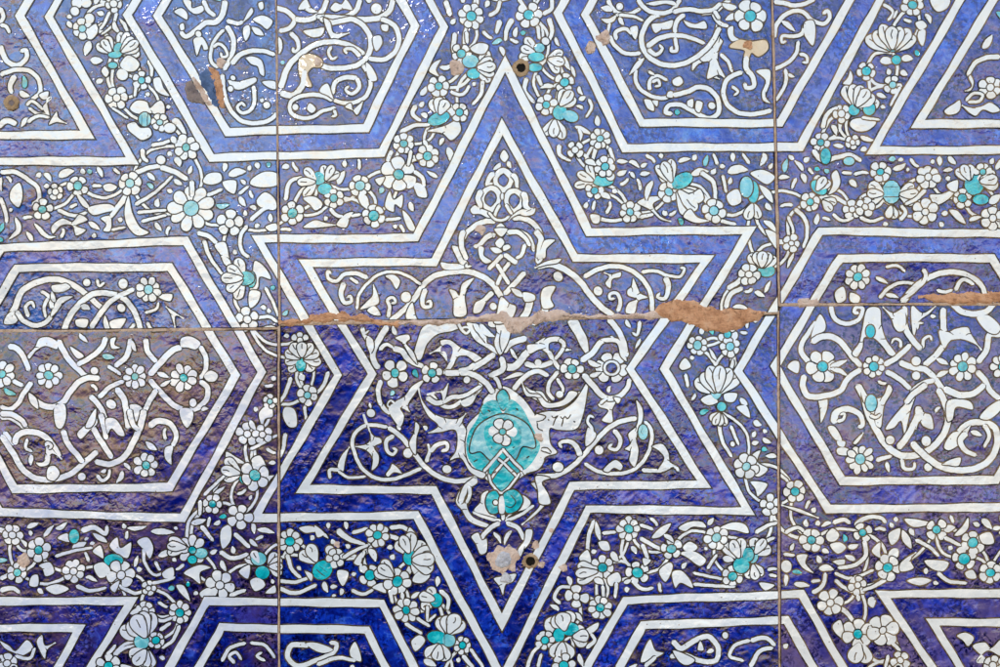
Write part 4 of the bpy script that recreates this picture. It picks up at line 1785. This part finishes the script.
def rnd(cx, cy, r, n=10, seed=0, j=.18):
    random.seed(seed); return [(cx + r * random.uniform(1 - j, 1 + j) * math.cos(2 * PI * i / n), cy + r * random.uniform(1 - j, 1 + j) * math.sin(2 * PI * i / n)) for i in range(n)]
def nail_hole(cx, cy, r, rd, tile, seed):
    par = ROOT[tile]; org = W3(*TC[tile])
    random.seed(seed); bm = bmesh.new(); n = 22; rings = []
    for rad, z in ((r * 1.05, .7), (r * .95, 1.35), (r * .75, 1.6), (rd * 1.2, 1.35)):
        rings.append([bm.verts.new(W3(cx + rad * random.uniform(.88, 1.12) * math.cos(2 * PI * i / n), cy + rad * random.uniform(.88, 1.12) * math.sin(2 * PI * i / n), z + random.uniform(-.15, .15)) - org) for i in range(n)])
    for a, b in zip(rings, rings[1:]):
        for i in range(n): f = bm.faces.new((a[i], a[(i + 1) % n], b[(i + 1) % n], b[i])); f.smooth = True
    me = bpy.data.meshes.new('nail_hole'); bm.to_mesh(me); bm.free(); me.materials.append(HOLE)
    o = bpy.data.objects.new('nail_hole', me); COL.objects.link(o); o.parent = par
    bm = bmesh.new(); top = rings_ = [bm.verts.new(W3(cx + rd * 1.3 * math.cos(2 * PI * i / n), cy + rd * 1.3 * math.sin(2 * PI * i / n), 1.5) - org) for i in range(n)]
    bot = [bm.verts.new(W3(cx + .4 + rd * .8 * math.cos(2 * PI * i / n), cy + rd * .8 * math.sin(2 * PI * i / n), 1.0) - org) for i in range(n)]
    for i in range(n): bm.faces.new((top[i], top[(i + 1) % n], bot[(i + 1) % n], bot[i]))
    bm.faces.new(bot)
    me = bpy.data.meshes.new('bore'); bm.to_mesh(me); bm.free(); me.materials.append(DARK if rd > 3 else BROWNC)
    d = bpy.data.objects.new('bore', me); COL.objects.link(d); d.parent = o
nail_hole(521, 68, 8.2, 3.6, 'TM', 3)
nail_hole(12, 103, 7.5, 2.2, 'TL', 4)
nail_hole(530.5, 561, 7.5, 3.6, 'BM', 5)
CH = [
 ('TL', [(186,84),(192,81),(198,91),(205,103),(198,104),(190,101),(185,93)], BROWNC, 11), ('TL', [(199,75),(209,70),(214,76),(217,90),(219,106),(214,105),(206,92)], SLATE, 111), ('TL', [(192,78),(196,78),(205,92),(213,106),(208,106),(199,92)], PINK, 112),
 ('TL', [(208,68),(217,70),(222,82),(224,108),(219,107),(216,95),(213,82)], ORANGE, 12),
 ('TL', rnd(221, 63, 5, 9, 2), PINK, 13),
 ('TM', rnd(604, 38.5, 7.2, 10, 3), PINK, 14), ('TM', rnd(590.5, 48, 5.8, 10, 4), PINK, 15),
 ('TM', [(450,62),(462,62),(463,73),(452,74)], PINK, 16), ('TM', rnd(481, 229, 5, 9, 5), PINK, 17),
 ('TM', rnd(318, 62, 4, 9, 6), PINK, 18), ('TM', rnd(748, 45, 5, 9, 8), ORANGE, 118),
 ('BL', rnd(23, 561, 7, 10, 7), PINK, 19),
 ('BM', [(486,558),(489,552),(494,551),(497,546),(505,547),(509,544),(513,549),(518,551),(520,559),(516,563),(514,571),(508,570),(504,575),(498,571),(492,570),(491,564)], PINK, 20),
 ('BM', rnd(536, 545, 4, 8, 9), PINK, 21), ('BM', rnd(541, 564, 3.6, 8, 10), PINK, 22), ('BM', rnd(563, 567, 4.4, 8, 11), PINK, 23), ('BM', rnd(551.5, 530, 2.6, 8, 12), PINK, 24),
 ('BM', rnd(539, 437, 4.6, 9, 13), PINK, 25), ('BM', rnd(337, 544, 3.4, 8, 14), PINK, 26),
]
for t, poly, mat, sd in CH: lump('glaze_chip', poly, mat, 1.0, 1.25, ROOT[t], t, .8, sd, .6)
lump('glaze_chip', rnd(503.5, 560, 8.5, 11, 30), GREYP, 1.6, 2.3, ROOT['BM'], 'BM', .6, 31, 1.2)
lump('glaze_chip', rnd(506, 578, 5.5, 10, 33, .4), GREYP, 1.3, 1.8, ROOT['BM'], 'BM', .6, 32, 1.0)
def patch(name, poly, mat, label, seed, z0=1.8, z1=3.2):
    o = lump(name, poly, mat, 1.25 + .1 * (z0 > 1.5), 1.5 + .1 * (z0 > 1.5), seed=seed, rough=1.0)
    o['label'] = label; o['category'] = 'plaster'; o['group'] = 'plaster repairs along the horizontal joint'
    return o
patch('plaster_repair', [(655,313),(660,305),(672,300),(690,300),(705,305),(718,309),(735,308),(752,309),(764,313),(757,321),(745,325),(735,331),(716,332),(700,329),(684,323),(668,320)], ORANGE, 'thick rounded orange plaster patch over the joint right of the star', 41, 1.7, 2.3)
patch('plaster_repair', [(280,322),(302,318),(322,313),(336,312),(343,311),(349,315),(362,314),(375,319),(388,322),(400,322),(400,326),(385,326),(372,323),(352,321),(330,322),(305,323),(290,326)], ORANGE, 'long tapering orange plaster patch over the joint left of the star', 42, 1.5, 2.0)
patch('plaster_repair', [(398,322),(425,320),(455,320),(470,317),(490,314),(503,311),(512,316),(525,318),(540,311),(556,310),(569,313),(560,319),(545,323),(530,326),(518,333),(510,334),(505,326),(494,321),(480,321),(455,324),(425,326)], PINK, 'pale pinkish plaster smear along the joint at the centre of the star', 43, 1.1, 1.7)
patch('plaster_repair', [(560,313),(585,315),(620,314),(640,313),(660,312),(660,319),(640,318),(615,319),(585,318),(565,317)], PINK, 'thin pinkish plaster strip along the joint between centre smear and thick orange patch', 44, 1.3, 2.0)
patch('plaster_repair', [(930,295),(955,293),(985,292),(1010,291),(1060,292),(1060,303),(1000,303),(965,304),(935,302),(918,296)], ORANGE, 'flat brown plaster strip along the bottom edge of the upper right tile', 45, 1.4, 2.2)
patch('plaster_repair', [(797,302),(805,298),(817,299),(820,303),(812,307),(800,307)], PINK, 'small pinkish plaster dab at the corner of the right hexagon', 46, 1.6, 2.4)

# ------------------------------------------------------------------ wall behind, with the mortar that shows in the joints
bm = bmesh.new(); bmesh.ops.create_cube(bm, size=1)
for v in bm.verts: v.co = Vector((v.co.x * 1300 * S, (v.co.y * 60 + 46) * S, v.co.z * 960 * S))
me = bpy.data.meshes.new('wall'); bm.to_mesh(me); bm.free(); me.materials.append(MORTAR)
wall = bpy.data.objects.new('wall', me); COL.objects.link(wall); wall['kind'] = 'structure'
def joint(path, w, seed, z=-.1):
    random.seed(seed); bm = bmesh.new(); rows = []
    pth = []
    for a, b in zip(path, path[1:]):
        k = max(2, int(math.dist(a, b) / 3))
        pth += [(a[0] + (b[0] - a[0]) * j / k, a[1] + (b[1] - a[1]) * j / k) for j in range(k)]
    pth.append(path[-1]); nm = normals(pth, False)
    s1, s2 = 0., 0.
    for i, ((x, y), (nx, ny)) in enumerate(zip(pth, nm)):
        s1 = s1 * .8 + random.uniform(-.28, .28); s2 = s2 * .8 + random.uniform(-.28, .28)
        ww = w * (1 + .25 * math.sin(i * .11 + seed))
        row = []
        for d, zz in ((-ww / 2 + s1, -3), (-ww / 2 + s1, z * .3), (0, z + random.uniform(-.5, .5)), (ww / 2 + s2, z * .3), (ww / 2 + s2, -3)):
            row.append(bm.verts.new(W3(x + nx * d, y + ny * d, zz)))
        rows.append(row)
    for a, b in zip(rows, rows[1:]):
        for k in range(4): bm.faces.new((a[k], a[k + 1], b[k + 1], b[k])).smooth = True
    bmesh.ops.recalc_face_normals(bm, faces=bm.faces[:])
    for f in bm.faces:
        f.normal_update()
    me = bpy.data.meshes.new('mortar_joint'); bm.to_mesh(me); bm.free(); me.materials.append(JOINT)
    o = bpy.data.objects.new('mortar_joint', me); COL.objects.link(o); o.parent = wall
JOINT = earthy('weathered_joint', (.30, .19, .12), (.54, .38, .27), (.66, .50, .38), 200)
joint([(275, -92), (279.5, 320)], 2.2, 1); joint([(279, 326), (278.5, 500), (279.5, 759)], 2.0, 2)
joint([(770.3, -92), (779.5, 306)], 2.1, 3); joint([(778.2, 311), (780, 759)], 2.1, 4)
joint([(-92, 331.5), (150, 331), (279, 328)], 3.6, 5); joint([(279, 324), (500, 320), (660, 316), (779, 313)], 4.4, 6); joint([(779, 305), (1092, 303.8)], 3.0, 7)

# ------------------------------------------------------------------ camera and daylight
cam = bpy.data.cameras.new('camera'); co = bpy.data.objects.new('camera', cam); COL.objects.link(co)
LENS = 42.
cam.lens = LENS; cam.sensor_width = 36; cam.clip_end = 1000; cam.clip_start = .01
co.location = (0, -(1000 * S) * LENS / 36., 0); co.rotation_euler = (PI / 2, 0, 0)
sc.camera = co
w = bpy.data.worlds.new('World'); sc.world = w; w.use_nodes = True; nt = w.node_tree
sky = nt.nodes.new('ShaderNodeTexSky'); sky.sky_type = 'NISHITA'; sky.sun_disc = False
SUN_EL, SUN_AZ = math.radians(30), math.radians(198)     # azimuth from +Y clockwise: the sun stands behind the viewer
sky.sun_elevation = SUN_EL; sky.sun_rotation = SUN_AZ; sky.dust_density = .5; sky.air_density = 1.2; sky.ozone_density = 2.5
bg = nt.nodes['Background']; bg.inputs[1].default_value = .15
nt.links.new(sky.outputs[0], bg.inputs[0])
sl = bpy.data.lights.new('sun', 'SUN'); so = bpy.data.objects.new('sun', sl); COL.objects.link(so)
sl.energy = .55; sl.angle = math.radians(10); sl.color = (1, .96, .91)
d = Vector((math.sin(SUN_AZ) * math.cos(SUN_EL), math.cos(SUN_AZ) * math.cos(SUN_EL), math.sin(SUN_EL)))
so.rotation_euler = d.to_track_quat('Z', 'Y').to_euler()
vs = sc.view_settings; vs.view_transform = 'Standard'; vs.look = 'None'; vs.exposure = .62; vs.gamma = 1
